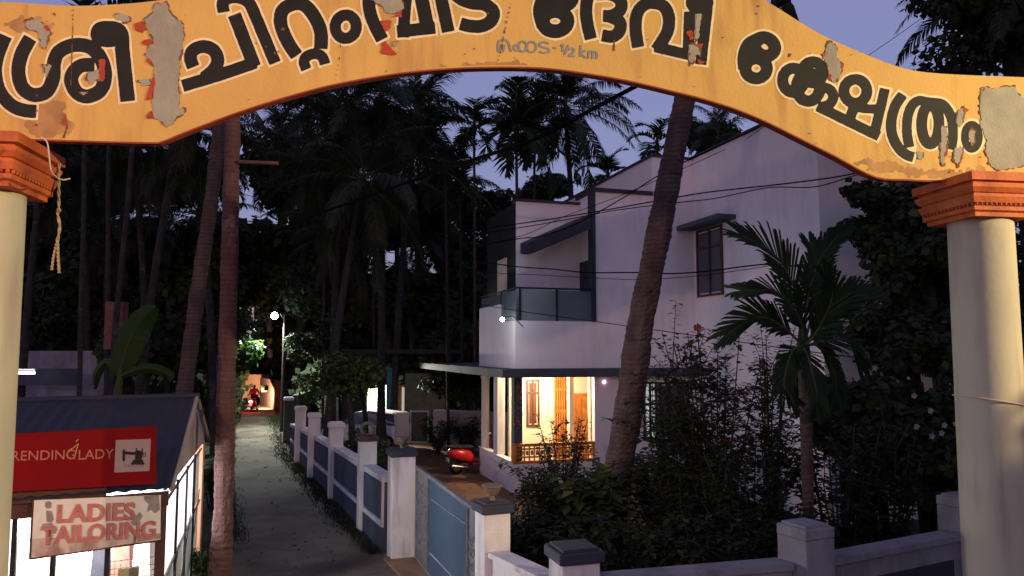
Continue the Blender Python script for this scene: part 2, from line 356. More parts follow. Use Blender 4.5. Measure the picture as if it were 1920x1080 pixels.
# ---- painted letters: stroke distance field -> flat paint layers on the beam
STROKES = []   # (points px, hw px, closed)
Z1 = (0, 20, 4.8); Z2 = (320, 0, 4.8); Z3 = (640, 0, 4.8); Z4 = (960, 0, 4.8); Z5 = (1360, 40, 6.0); Z6 = (1600, 140, 6.0); Z7 = (900, 60, 8.0)
def tr(z, p): return (z[0] + p[0] / z[2], z[1] + p[1] / z[2])
def st(L, z, hw, pts, straight=False):
    P = [Vector((*tr(z, p), 0)) for p in pts]
    if not straight and len(P) > 2: P = smooth_path(P, 5)
    L.append(([(p.x, p.y) for p in P], hw / z[2]))
def ring(L, z, hw, c, rx, ry, rot=0):
    P = []
    for k in range(25):
        t = 2 * math.pi * k / 24; x, y = rx * math.cos(t), ry * math.sin(t)
        P.append(tr(z, (c[0] + x * math.cos(rot) - y * math.sin(rot), c[1] + x * math.sin(rot) + y * math.cos(rot))))
    L.append((P, hw / z[2]))
BIG = []
st(BIG, Z1, 60, [(50, 225), (-20, 400), (-42, 560), (-5, 720), (90, 840), (200, 893), (326, 907)])
st(BIG, Z1, 63, [(272, 246), (195, 390), (165, 540), (195, 680), (270, 748), (350, 757), (430, 715), (480, 600), (485, 470), (530, 370), (650, 312), (790, 320), (885, 395), (937, 510), (942, 620), (900, 720), (790, 772), (690, 735), (640, 630), (668, 545), (740, 492), (850, 490)])
st(BIG, Z1, 66, [(1150, 815), (1098, 330)], True)
st(BIG, Z1, 63, [(1100, 350), (1098, 230), (1060, 170), (980, 155), (900, 165), (878, 220), (925, 258), (1000, 265), (1070, 235)])
st(BIG, Z2, 58, [(205, 603), (178, 520), (205, 450), (295, 418), (385, 450), (425, 540), (385, 630), (300, 700)])
st(BIG, Z2, 55, [(108, 773), (420, 680), (765, 562)], True)
st(BIG, Z2, 60, [(573, 130), (755, 600)], True)
st(BIG, Z2, 54, [(940, 566), (735, 75)], True)
st(BIG, Z2, 54, [(745, 100), (700, 20), (620, -22), (530, -20), (470, 20), (478, 110)])
st(BIG, Z2, 60, [(1135, 500), (1050, 370), (990, 210), (1010, 90), (1110, 35), (1210, 50), (1300, 160), (1352, 290), (1352, 440)])
st(BIG, Z2, 48, [(1222, 625), (1200, 560), (1225, 508), (1300, 482), (1365, 512), (1390, 578)])
ring(BIG, Z2, 50, (1576, 240), 95, 106, .12)
st(BIG, Z3, 57, [(250, -60), (250, 60), (285, 190), (368, 357)])
st(BIG, Z3, 52, [(590, -60), (576, 60), (568, 170), (556, 335)])
st(BIG, Z3, 56, [(503, 285), (845, 247)], True)
st(BIG, Z3, 62, [(712, -70), (786, 300)], True)
st(BIG, Z3, 57, [(885, -80), (964, 287)], True)
st(BIG, Z3, 58, [(1010, -70), (1080, -10), (1170, 25), (1290, 40), (1368, 105), (1345, 190), (1260, 235), (1150, 232), (1072, 212)])
ring(BIG, Z4, 62, (388, 190), 112, 92)
ring(BIG, Z4, 62, (440, -18), 100, 72)
st(BIG, Z4, 64, [(300, -50), (255, 90), (285, 230)])
st(BIG, Z4, 55, [(690, -60), (668, 80), (680, 220), (712, 352)])
st(BIG, Z4, 55, [(760, -52), (900, -50), (980, 10), (975, 90), (900, 140), (820, 142)])
st(BIG, Z4, 55, [(860, 142), (965, 190), (972, 270), (910, 328), (812, 318)])
st(BIG, Z4, 55, [(1137, 425), (1115, 280), (1122, 140), (1180, 50), (1270, 25), (1370, 60), (1413, 160), (1398, 290), (1300, 450)])
st(BIG, Z4, 48, [(1285, 420), (1640, 505)], True)
st(BIG, Z4, 50, [(1600, 105), (1585, 520)], True)
st(BIG, Z4, 50, [(1758, 60), (1700, 580)], True)
ring(BIG, Z4, 52, (1690, 22), 72, 55)
ring(BIG, Z5, 70, (445, 285), 118, 100, .5)
ring(BIG, Z5, 66, (348, 530), 122, 112)
st(BIG, Z5, 76, [(400, 190), (270, 260), (216, 400), (222, 540)])
ring(BIG, Z5, 62, (765, 662), 118, 136)
ring(BIG, Z5, 64, (935, 740), 132, 158)
ring(BIG, Z5, 62, (985, 572), 115, 118)
st(BIG, Z5, 42, [(870, 590), (1070, 655)], True)
st(BIG, Z5, 56, [(1090, 740), (1175, 765), (1218, 850), (1170, 935), (1060, 965)])
st(BIG, Z5, 57, [(1038, 955), (1730, 1292)], True)
ring(BIG, Z5, 60, (1465, 785), 130, 134)
st(BIG, Z5, 58, [(1470, 910), (1400, 1100)], True)
st(BIG, Z6, 50, [(-20, 300), (80, 375), (250, 385)])
st(BIG, Z6, 56, [(358, 157), (232, 690)], True)
st(BIG, Z6, 58, [(558, 222), (470, 360), (430, 520), (440, 680), (510, 820), (600, 900), (680, 928)])
st(BIG, Z6, 54, [(634, 818), (605, 650), (612, 480), (660, 350), (740, 292), (850, 310), (1000, 332), (1082, 430), (1118, 560), (1122, 700), (1102, 842)])
ring(BIG, Z6, 60, (868, 560), 98, 220)
ring(BIG, Z6, 42, (1335, 698), 80, 138)
SMALL = []
for P, s_ in [([(275, 292), (280, 150), (340, 115), (400, 125), (440, 190), (465, 298)], 0), ([(275, 292), (350, 292), (368, 180)], 1), ([(1035, 175), (980, 150), (910, 160), (900, 205), (960, 230), (1030, 250), (1035, 295), (960, 312), (890, 292)], 0), ([(1098, 235), (1152, 241)], 1), ([(1213, 208), (1245, 180), (1245, 302)], 1), ([(1335, 190), (1270, 345)], 1), ([(1340, 270), (1370, 240), (1410, 255), (1405, 300), (1335, 358)], 0), ([(1328, 358), (1425, 363)], 1), ([(1515, 195), (1503, 372)], 1), ([(1585, 268), (1510, 322), (1592, 388)], 1), ([(1635, 275), (1628, 402)], 1), ([(1635, 305), (1670, 282), (1695, 312), (1688, 404)], 0), ([(1695, 312), (1730, 295), (1757, 322), (1747, 408)], 0)]:
    st(SMALL, Z7, 14, P, bool(s_))
ring(SMALL, Z7, 14, (548, 235), 38, 45); ring(SMALL, Z7, 14, (640, 215), 62, 78); ring(SMALL, Z7, 14, (775, 222), 72, 80)
GX0, GY0, GS = -24, -24, 2.0; GW, GH = 985, 190
gx, gy = np.meshgrid(GX0 + GS * np.arange(GW), GY0 + GS * np.arange(GH))
def stroke_field(L, small=False):
    D = np.full(gx.shape, 1e3)
    for P, hw in L:
        xs = [p[0] for p in P]; ys = [p[1] for p in P]; m = hw + 14
        i0 = max(0, int((min(xs) - m - GX0) / GS)); i1 = min(GW, int((max(xs) + m - GX0) / GS) + 2)
        j0 = max(0, int((min(ys) - m - GY0) / GS)); j1 = min(GH, int((max(ys) + m - GY0) / GS) + 2)
        if i1 <= i0 or j1 <= j0: continue
        X = gx[j0:j1, i0:i1]; Y = gy[j0:j1, i0:i1]; d = D[j0:j1, i0:i1]; n = len(P) - 1
        closed = math.hypot(P[0][0] - P[-1][0], P[0][1] - P[-1][1]) < .01
        for k in range(n):
            ax, ay = P[k]; bx, by = P[k + 1]; ux, uy = bx - ax, by - ay; l = math.hypot(ux, uy)
            if l < 1e-6: continue
            ux /= l; uy /= l; t = (X - ax) * ux + (Y - ay) * uy; pd = np.abs((X - ax) * -uy + (Y - ay) * ux)
            tc = np.clip(t, 0, l); dc = np.hypot(X - ax - tc * ux, Y - ay - tc * uy) - hw
            if not closed and k == 0: dc = np.where(t < 0, np.maximum(pd - hw, -t), dc)
            if not closed and k == n - 1: dc = np.where(t > l, np.maximum(pd - hw, t - l), dc)
            if not closed:   # keep neighbouring segments from rounding past the butt ends
                e0 = -((X - P[0][0]) * (P[1][0] - P[0][0]) + (Y - P[0][1]) * (P[1][1] - P[0][1])) / max(1e-6, math.hypot(P[1][0] - P[0][0], P[1][1] - P[0][1]))
                near0 = np.hypot(X - P[0][0], Y - P[0][1]) < hw * 1.6
                e1 = ((X - P[-1][0]) * (P[-1][0] - P[-2][0]) + (Y - P[-1][1]) * (P[-1][1] - P[-2][1])) / max(1e-6, math.hypot(P[-1][0] - P[-2][0], P[-1][1] - P[-2][1]))
                near1 = np.hypot(X - P[-1][0], Y - P[-1][1]) < hw * 1.6
                if k < 4: dc = np.where(near0, np.maximum(dc, e0), dc)
                if k > n - 5: dc = np.where(near1, np.maximum(dc, e1), dc)
            np.minimum(d, dc, out=d)
    return D
def poly_field(polys):
    D = np.full(gx.shape, 1e3)
    for z, P in polys:
        P = [tr(z, p) for p in P]; inside = np.zeros(gx.shape, bool); dm = np.full(gx.shape, 1e3)
        for k in range(len(P)):
            ax, ay = P[k]; bx, by = P[(k + 1) % len(P)]; ux, uy = bx - ax, by - ay; l2 = ux * ux + uy * uy + 1e-9
            t = np.clip(((gx - ax) * ux + (gy - ay) * uy) / l2, 0, 1); dm = np.minimum(dm, np.hypot(gx - ax - t * ux, gy - ay - t * uy))
            if abs(uy) > 1e-9:
                c = ((ay > gy) != (by > gy)) & (gx < ux * (gy - ay) / uy + ax); inside ^= c
        D = np.minimum(D, np.where(inside, -dm, dm))
    return D
def vnoise(s, seed):
    r = np.random.default_rng(seed); n = r.random((int(GH * GS / s) + 4, int(GW * GS / s) + 4)) * 2 - 1
    fx = (gx - GX0) / s; fy = (gy - GY0) / s; ix = fx.astype(int); iy = fy.astype(int); fx = fx - ix; fy = fy - iy
    fx = fx * fx * (3 - 2 * fx); fy = fy * fy * (3 - 2 * fy)
    return (n[iy, ix] * (1 - fx) + n[iy, ix + 1] * fx) * (1 - fy) + (n[iy + 1, ix] * (1 - fx) + n[iy + 1, ix + 1] * fx) * fy
def field_mesh(D, off):
    ins = D < 0; mb = MB(); cache = {}
    def V(key, x, y):
        if key not in cache: cache[key] = len(mb.v); mb.v.append(tuple(ap(x, y, off)))
        return cache[key]
    def corner(j, i): return V((j, i, 0), GX0 + GS * i, GY0 + GS * j)
    def edge(j, i, jj, ii):
        a, b = D[j, i], D[jj, ii]; t = a / (a - b)
        return V((min(j, jj), min(i, ii), 1 if j == jj else 2), GX0 + GS * (i + (ii - i) * t), GY0 + GS * (j + (jj - j) * t))
    full = ins[:-1, :-1] & ins[1:, :-1] & ins[:-1, 1:] & ins[1:, 1:]; anyi = ins[:-1, :-1] | ins[1:, :-1] | ins[:-1, 1:] | ins[1:, 1:]
    for j in range(GH - 1):
        row = full[j]; i = 0
        while i < GW - 1:
            if row[i]:
                k = i
                while k < GW - 1 and row[k]: k += 1
                # keep all verts on the run so neighbours share edges
                bot = [corner(j, q) for q in range(i, k + 1)]; top = [corner(j + 1, q) for q in range(k, i - 1, -1)]
                mb.f.append(tuple(bot + top)); i = k
            else: i += 1
    for j, i in zip(*np.where(anyi & ~full)):
        c = [(j, i), (j, i + 1), (j + 1, i + 1), (j + 1, i)]; poly = []
        for q in range(4):
            a, b = c[q], c[(q + 1) % 4]
            if ins[a]: poly.append(corner(*a))
            if ins[a] != ins[b]: poly.append(edge(a[0], a[1], b[0], b[1]))
        if len(poly) > 2: mb.f.append(tuple(poly))
    return mb
DB = stroke_field(BIG)
GREY = [(Z1, [(1300, 80), (1340, 40), (1380, 0), (1400, -60), (1500, -80), (1520, 0), (1560, 60), (1640, 110), (1650, 180), (1640, 330), (1620, 480), (1610, 650), (1620, 780), (1600, 880), (1665, 870), (1660, 930), (1590, 950), (1545, 1030), (1500, 1045), (1440, 990), (1380, 960), (1370, 830), (1395, 640), (1380, 480), (1310, 400), (1330, 340), (1380, 290), (1370, 220), (1330, 180)]),
        (Z1, [(230, 90), (290, 70), (350, 90), (400, 140), (460, 200), (430, 250), (400, 340), (370, 300), (340, 200), (250, 160)]),
        (Z1, [(780, 620), (800, 560), (890, 520), (900, 440), (940, 440), (950, 540), (930, 640), (870, 620), (820, 650)]), (Z1, [(390, 490), (460, 500), (440, 560), (410, 600)]),
        (Z1, [(1020, 40), (1080, 20), (1150, 60), (1180, 90), (1120, 110), (1050, 80)]), (Z1, [(1240, 630), (1330, 600), (1350, 660), (1290, 680)]), (Z1, [(715, 735), (780, 735), (750, 765)]),
        (Z3, [(220, -30), (520, -40), (570, 70), (540, 100), (470, 130), (400, 100), (350, 40), (300, 10)]), (Z3, [(450, 380), (510, 365), (480, 410)]), (Z3, [(380, 200), (440, 200), (400, 270)]),
        (Z4, [(1590, 400), (1640, 385), (1700, 430), (1700, 500), (1650, 490), (1590, 480)]), (Z4, [(1660, 125), (1700, 125), (1680, 370), (1650, 380)]), (Z4, [(1600, 490), (1640, 490), (1635, 570), (1605, 560)]),
        (Z5, [(1150, 270), (1190, 210), (1250, 290), (1260, 400), (1310, 460), (1320, 560), (1270, 640), (1240, 690), (1175, 650), (1140, 470), (1090, 410)]),
        (Z6, [(1440, 150), (1480, 130), (1600, 150), (1800, 130), (1900, 250), (2000, 300), (2000, 1010), (1640, 1080), (1520, 1000), (1500, 900), (1490, 700), (1440, 560), (1430, 400), (1450, 250)]),
        (Z6, [(1180, 400), (1250, 350), (1260, 400), (1200, 600), (1170, 560)]), (Z6, [(980, 600), (1060, 580), (1050, 700), (1060, 780), (1040, 900), (1010, 1010), (980, 960), (990, 780)]),
        (Z6, [(1140, 820), (1230, 820), (1230, 900), (1180, 1040), (1130, 960)]), (Z6, [(1305, 630), (1340, 605), (1375, 640), (1365, 760), (1335, 785), (1305, 720)]), (Z6, [(720, 870), (790, 880), (780, 950), (730, 930)])]
RED = [(Z1, [(1200, 110), (1290, 100), (1315, 160), (1270, 200), (1215, 180)]), (Z1, [(1270, 280), (1340, 250), (1375, 290), (1300, 320)]), (Z1, [(1315, 430), (1350, 420), (1365, 470), (1310, 470)]),
       (Z1, [(1310, 805), (1375, 600), (1400, 620), (1360, 800)]), (Z1, [(1325, 930), (1360, 880), (1385, 965), (1320, 970)]), (Z1, [(890, 430), (945, 440), (940, 640), (895, 630)]),
       (Z1, [(395, 120), (430, 130), (440, 180), (405, 180)]), (Z1, [(550, 1000), (590, 940), (600, 1050)]),
       (Z3, [(345, 190), (445, 175), (435, 250), (390, 290)]), (Z3, [(360, 390), (400, 370), (500, 490), (440, 503), (360, 480)]), (Z3, [(460, 150), (545, 95), (540, 155)]),
       (Z4, [(1565, 290), (1620, 260), (1640, 340), (1600, 360)]), (Z4, [(1640, 400), (1720, 390), (1700, 430)]), (Z4, [(1650, 520), (1740, 560), (1690, 580)]), (Z5, [(1090, 370), (1135, 335), (1110, 400)]), (Z5, [(1165, 570), (1195, 600), (1185, 650), (1160, 640)]), (Z5, [(1300, 450), (1340, 470), (1310, 540)]),
       (Z6, [(1240, 440), (1300, 400), (1250, 350)]), (Z6, [(1450, 180), (1480, 150), (1465, 185)]), (Z6, [(1030, 910), (1075, 700), (1060, 900)]), (Z6, [(1180, 1060), (1245, 870), (1210, 1000)])]
nz = vnoise(9, 3) * 2.2 + vnoise(4, 4) * 1.6
DG = poly_field(GREY) + nz
DR = poly_field(RED) + vnoise(5, 8) * 1.6
# scattered chips and hairline scabs in the old paint, thickest towards the ends of the beam
chip = vnoise(7, 21) * .6 + vnoise(3.5, 22) * .5 + vnoise(60, 23) * .45
DC = (1.22 - chip) * 8
DGall = np.minimum(DG, DC)
DGrim = np.maximum(DGall - 1.6, -(DGall - .0)) + np.abs(vnoise(12, 31)) * 2.5 - .9
def on_beam(D):  # keep paint off the outside of the beam
    bx = np.array([p.x for p in B_]); by = np.array([p.y for p in B_]); tx = np.array([p.x for p in T_]); ty = np.array([p.y for p in T_])
    lo = np.interp(gx[0], bx, by)[None, :]; hi = np.interp(gx[0], tx, ty)[None, :]
    return np.maximum(D, np.maximum(gy - lo + 4, hi + 1.5 - gy))
wear = vnoise(5, 41) * .5
obj('letter_halo', field_mesh(on_beam(DB - 4.3 + wear), .0025), M_HALO, arch, label='pale cream outline painted round the black letters')
def pieces(name, mb, m, parent, label, small=40):
    par = list(range(len(mb.v)))
    def find(a):
        while par[a] != a: par[a] = par[par[a]]; a = par[a]
        return a
    for f in mb.f:
        r = find(f[0])
        for q in f[1:]:
            s = find(q)
            if s != r: par[s] = r
    G = {}
    for f in mb.f: G.setdefault(find(f[0]), []).append(f)
    rest = MB()
    for k, fs in sorted(G.items(), key=lambda t: mb.v[t[1][0][0]][0]):
        vs = sorted({i for f in fs for i in f}); mp = {v: i for i, v in enumerate(vs)}; P = [mb.v[i] for i in vs]; FF = [tuple(mp[i] for i in f) for f in fs]
        if len(fs) < small: rest.add(P, FF); continue
        o = MB(); o.v = P; o.f = FF; obj(name, o, m, parent, label=label)
    if rest.f: obj(name + '_fleck', rest, m, parent, kind='stuff')
GRIME = [(Z1, [(290, 830), (420, 800), (560, 860), (640, 960), (660, 1060), (500, 1140), (330, 1130), (250, 1040), (200, 960), (330, 980)]), (Z1, [(60, 120), (200, 60), (330, 60), (470, 110), (480, 200), (330, 230), (150, 200)]), (Z6, [(0, 1000), (400, 1120), (900, 1150), (1500, 1130), (1480, 1060), (1000, 1080), (500, 1040), (100, 930)]), (Z3, [(860, 600), (1300, 560), (1800, 570), (1800, 600), (1300, 590), (900, 630)])]
DGR = poly_field(GRIME) + vnoise(22, 51) * 9 + vnoise(8, 52) * 5 + vnoise(4, 53) * 3
obj('grime', field_mesh(on_beam(DGR), .0012), mat('grime', (.40, .21, .085), .85, .25, 3, dirt=(.60, .34, .12), dscale=3), arch, kind='stuff')
CRK = [([(137, 18), (135, 90), (133, 160)], .9), ([(127, 235), (122, 248), (118, 262)], 1.2), ([(958, 5), (946, 60), (938, 98), (931, 124)], .8), ([(1152, 75), (1151, 96)], 1.3), ([(640, 60), (636, 110), (628, 150)], .5), ([(1520, 95), (1516, 150), (1500, 200)], .5), ([(1294, 115), (1293, 126)], 1.4), ([(1353, 70), (1362, 72)], .9)]
obj('crack', field_mesh(on_beam(stroke_field(CRK) + vnoise(4, 61) * .7), .0065), mat('crack_line', (.16, .07, .03), .9), arch, kind='stuff')
pieces('letter', field_mesh(on_beam(DB + wear * .6), .005), M_INK, arch, None)
# fine blue line at the finer grid: reuse grid, thin strokes
pieces('small_letter', field_mesh(on_beam(stroke_field(SMALL)), .006), M_BLUEINK, arch, 'small faded blue character of the distance note', 8)
pieces('bare_patch', field_mesh(on_beam(DGall), .0075), M_PLASTER, arch, 'bare grey plaster where the paint has flaked off', 25)
pieces('paint_chip', field_mesh(on_beam(DR), .010), M_REDUNDER, arch, 'old red undercoat showing at a flaked spot', 12)
obj('flaked_edge', field_mesh(on_beam(DGrim), .009), mat('crack_dark', (.20, .09, .04), .9), arch, kind='stuff')

# ---- pillars of the arch
def pillar_at(x, y):
    mb = MB(); prof = [(.40, 0), (.40, .25), (.34, .3), (.325, .5)]
    for k in range(12): prof.append((.325 - .022 * k / 11, .6 + 4.65 * k / 11))
    prof.append((.302, 5.38))
    mb.lathe((x, y, 0), prof, 48); o = obj('pillar', mb, M_PILLAR, arch, smooth=True)
    ya = math.atan2(AD.y, AD.x); mb = MB()
    mb.lathe((x, y, 5.36), [(.34, 0), (.36, .0), (.36, .05), (.395, .07), (.395, .12), (.375, .125), (.375, .15), (.41, .16), (.43, .23), (.43, .245), (.40, .25), (.40, .275), (.425, .285), (.455, .34), (.455, .375), (.425, .38), (.425, .405), (.465, .42), (.465, .525)][:0] + [(r_ - .035, z_ * .83) for r_, z_ in [(.34, 0), (.38, .0), (.38, .05), (.41, .07), (.41, .12), (.39, .125), (.39, .15), (.42, .16), (.44, .23), (.44, .245), (.41, .25), (.41, .275), (.43, .285), (.46, .34), (.46, .375), (.43, .38), (.43, .405), (.475, .42), (.475, .525)]], sq=True, rz=ya)
    obj('capital', mb, M_ORANGE, arch)
    mb = MB()
    for k in range(14):
        q = -.35 + .70 * k / 13
        for sgn, ax in ((-1, 0), (1, 0), (-1, 1), (1, 1)):
            l = Vector((q, sgn * .378, 0)) if ax == 0 else Vector((sgn * .378, q, 0))
            c, s = math.cos(ya), math.sin(ya)
            mb.ball((x + l.x * c - l.y * s, y + l.x * s + l.y * c, 5.36 + .116), .018, 6, 4)
    obj('bead_moulding', mb, M_ORANGE, arch, kind='stuff')
pillar_at(-4.53, 6.33); pillar_at(4.93, 7.78)

# rope tied on the left capital
p0 = at_y(110, 306, 6.75)
rope = thing('rope', 'frayed jute rope with a loose cord tied to the left orange capital', 'rope', tuple(p0))
def braid(pts, r, tw=9, turns=26):
    P = resample(smooth_path(pts, 6), 60); mb = MB()
    for s in range(2):
        q = [p + Vector((math.cos(turns * i / 59 + s * math.pi), math.sin(turns * i / 59 + s * math.pi), 0)) * r * .6 for i, p in enumerate(P)]
        mb.tube(q, r * .75, 6)
    return mb
rp_ = [at_y(111, 306, 6.7), at_y(110, 340, 6.7), at_y(110, 392, 6.7), at_y(108, 400, 6.7), at_y(112, 425, 6.7), at_y(108, 450, 6.7)]
obj('main_strand', braid(rp_, .011), M_ROPE, rope, smooth=True)
obj('knot', (lambda m: (m.ball(tuple(at_y(110, 394, 6.7)), .022, 8, 6), m)[1])(MB()), M_ROPE, rope)
obj('loose_end', braid([at_y(108, 450, 6.7), at_y(101, 480, 6.7), at_y(97, 506, 6.7)], .010), M_ROPE, rope, smooth=True)
obj('loose_end', braid([at_y(108, 450, 6.7), at_y(109, 482, 6.7), at_y(111, 512, 6.7)], .010), M_ROPE, rope, smooth=True)
mb = MB(); mb.tube(smooth_path([at_y(77, 257, 5.85), at_y(88, 266, 5.85), at_y(92, 290, 5.85), at_y(96, 320, 5.9), at_y(106, 332, 6.0), at_y(118, 337, 6.1), at_y(131, 335, 6.2)], 6), .006, 6)
obj('thin_cord', mb, mat('pale_cord', (.7, .5, .42), .8), rope, smooth=True)
mb = MB(); c_ = Vector((4.93, 7.78, 0)); q = []
for k in range(41):
    t = 2 * math.pi * k / 40; zz = on_plane(1842, 755, (4.75, 7.45, 0), Vector((0, -1, 0))).z - .07 * math.sin(t - .6)*0 - .09 * (math.cos(t)) * .6
    q.append((c_.x + .324 * math.cos(t), c_.y + .324 * math.sin(t), zz))
mb.tube(q, .007, 6, caps=False)
tag(obj('binding_wire', mb, mat('pale_cord', (.7, .5, .42), .8), smooth=True), 'thin pale cord tied once round the right cream pillar', 'cord')
# ================================================================ HOUSE
U = Vector((math.cos(R(17)), math.sin(R(17)), 0)); S = Vector((-math.sin(R(17)), math.cos(R(17)), 0)); C0 = Vector((.09, 21.4, 0))
def H(a, b, z): return C0 + U * a + S * b + Vector((0, 0, z))
def hf(px, py, b):
    p = on_plane(px, py, C0 + S * b, S); return (p - C0).dot(U), p.z
def hs(px, py, a):
    p = on_plane(px, py, C0 + U * a, U); return (p - C0).dot(S), p.z
def hb(mb, a0, a1, b0, b1, z0, z1):
    mb.hexa([H(a0, b0, z0), H(a1, b0, z0), H(a1, b1, z0), H(a0, b1, z0)], [H(a0, b0, z1), H(a1, b0, z1), H(a1, b1, z1), H(a0, b1, z1)])
def hbox(name, a0, a1, b0, b1, z0, z1, m, parent, **k):
    mb = MB(); hb(mb, a0, a1, b0, b1, z0, z1); return obj(name, mb, m, parent, **k)
house = thing('house', 'two storey white house with glass balcony and lit porch behind the leaning palm trunk', 'house', tuple(C0))
GT = 3.53      # top of the ground-floor slab
AI = 5.85      # inner corner: side wall of the projecting block
# projecting block on the right
mb = MB(); hb(mb, AI, 9.8, -5.71, 5, -.3, 10.05); obj('projecting_wing', mb, M_WHITE, house)
hbox('roof_edge', AI - .06, 9.9, -5.79, 5, 10.05, 10.13, M_NAVY, house)
# tall rear block behind the balcony
mb = MB(); hb(mb, 4.43, AI - .003, 0, 14, GT, 10.02); obj('stair_tower', mb, M_WHITE, house)
hbox('tower_roof_edge', 4.38, AI - .07, -.05, 14, 10.02, 10.10, M_NAVY, house)
# upper wall beside the balcony
hbox('upper_wall', 2.50, 4.427, 0, 1.4, GT, 8.80, M_WHITE, house)
hbox('coping', 2.44, 4.42, -.08, 1.4, 8.80, 8.92, M_NAVY, house)
hbox('pilaster', 2.38, 2.497, -.06, .25, GT + 1.36, 8.80, M_NAVY, house)
# back wall of the balcony and dark side wall
a_l = hf(968, 450, 1.2)[0]
hbox('back_wall', a_l, 2.6, 1.2, 1.5, GT, 8.62, M_WHITE, house)
hbox('back_wall_coping', a_l - .05, 3.4, 1.12, 1.55, 8.62, 8.70, M_NAVY, house)
zt = 8.6
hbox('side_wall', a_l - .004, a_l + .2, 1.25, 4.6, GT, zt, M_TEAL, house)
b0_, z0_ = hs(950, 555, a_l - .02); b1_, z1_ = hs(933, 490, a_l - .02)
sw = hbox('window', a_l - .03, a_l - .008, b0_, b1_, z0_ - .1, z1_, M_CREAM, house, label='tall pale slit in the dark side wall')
# balcony door on the right of the recess
d0 = hf(1099, 470, 1.19); d1 = hf(1114, 470, 1.19)
hbox('balcony_door', 2.46, 2.497, .35, 1.13, GT + .1, GT + 3.25, M_STEEL, house)
# sloping canopy over the balcony recess
A_, zA = hf(990, 476, 0.45); B_2, zB = hf(1112, 430, .1); _, zA2 = hf(990, 456, .45); _, zB2 = hf(1112, 403, .1)
mb = MB(); mb.hexa([H(A_, .35, zA), H(2.37, -.05, zB), H(2.37, 1.198, zB + .05), H(A_, 1.198, zA + .1)], [H(A_, .35, zA2), H(2.37, -.05, zB2), H(2.37, 1.198, zB2 + .05), H(A_, 1.198, zA2 + .1)])
cn = obj('canopy', mb, M_NAVY, house)
mb = MB(); mb.add([H(A_ + .06, .42, zA - .01), H(2.36, .05, zB - .01), H(2.36, 1.196, zB + .03), H(A_ + .06, 1.196, zA + .08)], [(0, 1, 2, 3)])
obj('canopy_soffit', mb, M_CREAM, house, fix=False)
# slab / sunshade over the ground floor
mb = MB(); hb(mb, -.55, AI - .004, -.62, -.004, 3.29, GT - .004); hb(mb, -.55, 0, 0, 12.5, 3.29, GT - .004); hb(mb, .003, AI - .004, 0, 12.5, 3.31, GT - .008)
obj('sunshade_slab', mb, M_SLATE, house)
# balcony parapet
mb = MB(); hb(mb, 0, 2.497, -.004, .14, GT, 4.90); obj('parapet', mb, M_WHITE, house)
bm_, _ = hs(936, 600, 0)
mb = MB(); hb(mb, -.003, .14, .143, bm_, GT, 4.90); obj('side_parapet', mb, M_WHITE, house)
bm2, zt2 = hs(899, 579, 0)
mb = MB(); hb(mb, -.003, .14, bm_ + .003, bm2, GT, zt2); obj('rear_parapet', mb, M_WHITE, house)
# glass rail: two panels in front, two on the side, posts and handrail
ap_ = [hf(p, 600, .07)[0] for p in (975, 1044, 1113)]
_, zr = hf(1044, 543, .07)
for i in range(2): hbox('glass_panel', ap_[i] + .03, ap_[i + 1] - .03, .065, .077, 4.90, zr - .03, M_BALGLASS, house)
for p in ap_[:2]:
    hbox('rail_post', p - .025, p + .025, .04, .10, 4.90, zr, M_STEEL, house)
for b0, b1, zb in ((.13, bm_, 4.90), (bm_ + .05, bm2 - .05, zt2)):
    hbox('glass_panel', .06, .072, b0, b1, zb, zr - .03, M_BALGLASS, house)
for b in (bm_, bm2 - .05): hbox('rail_post', .04, .10, b - .025, b + .025, zt2, zr, M_STEEL, house)
mb = MB(); hb(mb, .03, 2.38, .04, .10, zr, zr + .05); hb(mb, .03, .10, .103, bm2, zr, zr + .05); obj('handrail', mb, M_STEEL, house)
hbox('balcony_floor', .15, 2.4, .15, 1.2, GT, GT + .06, M_CREAM, house)

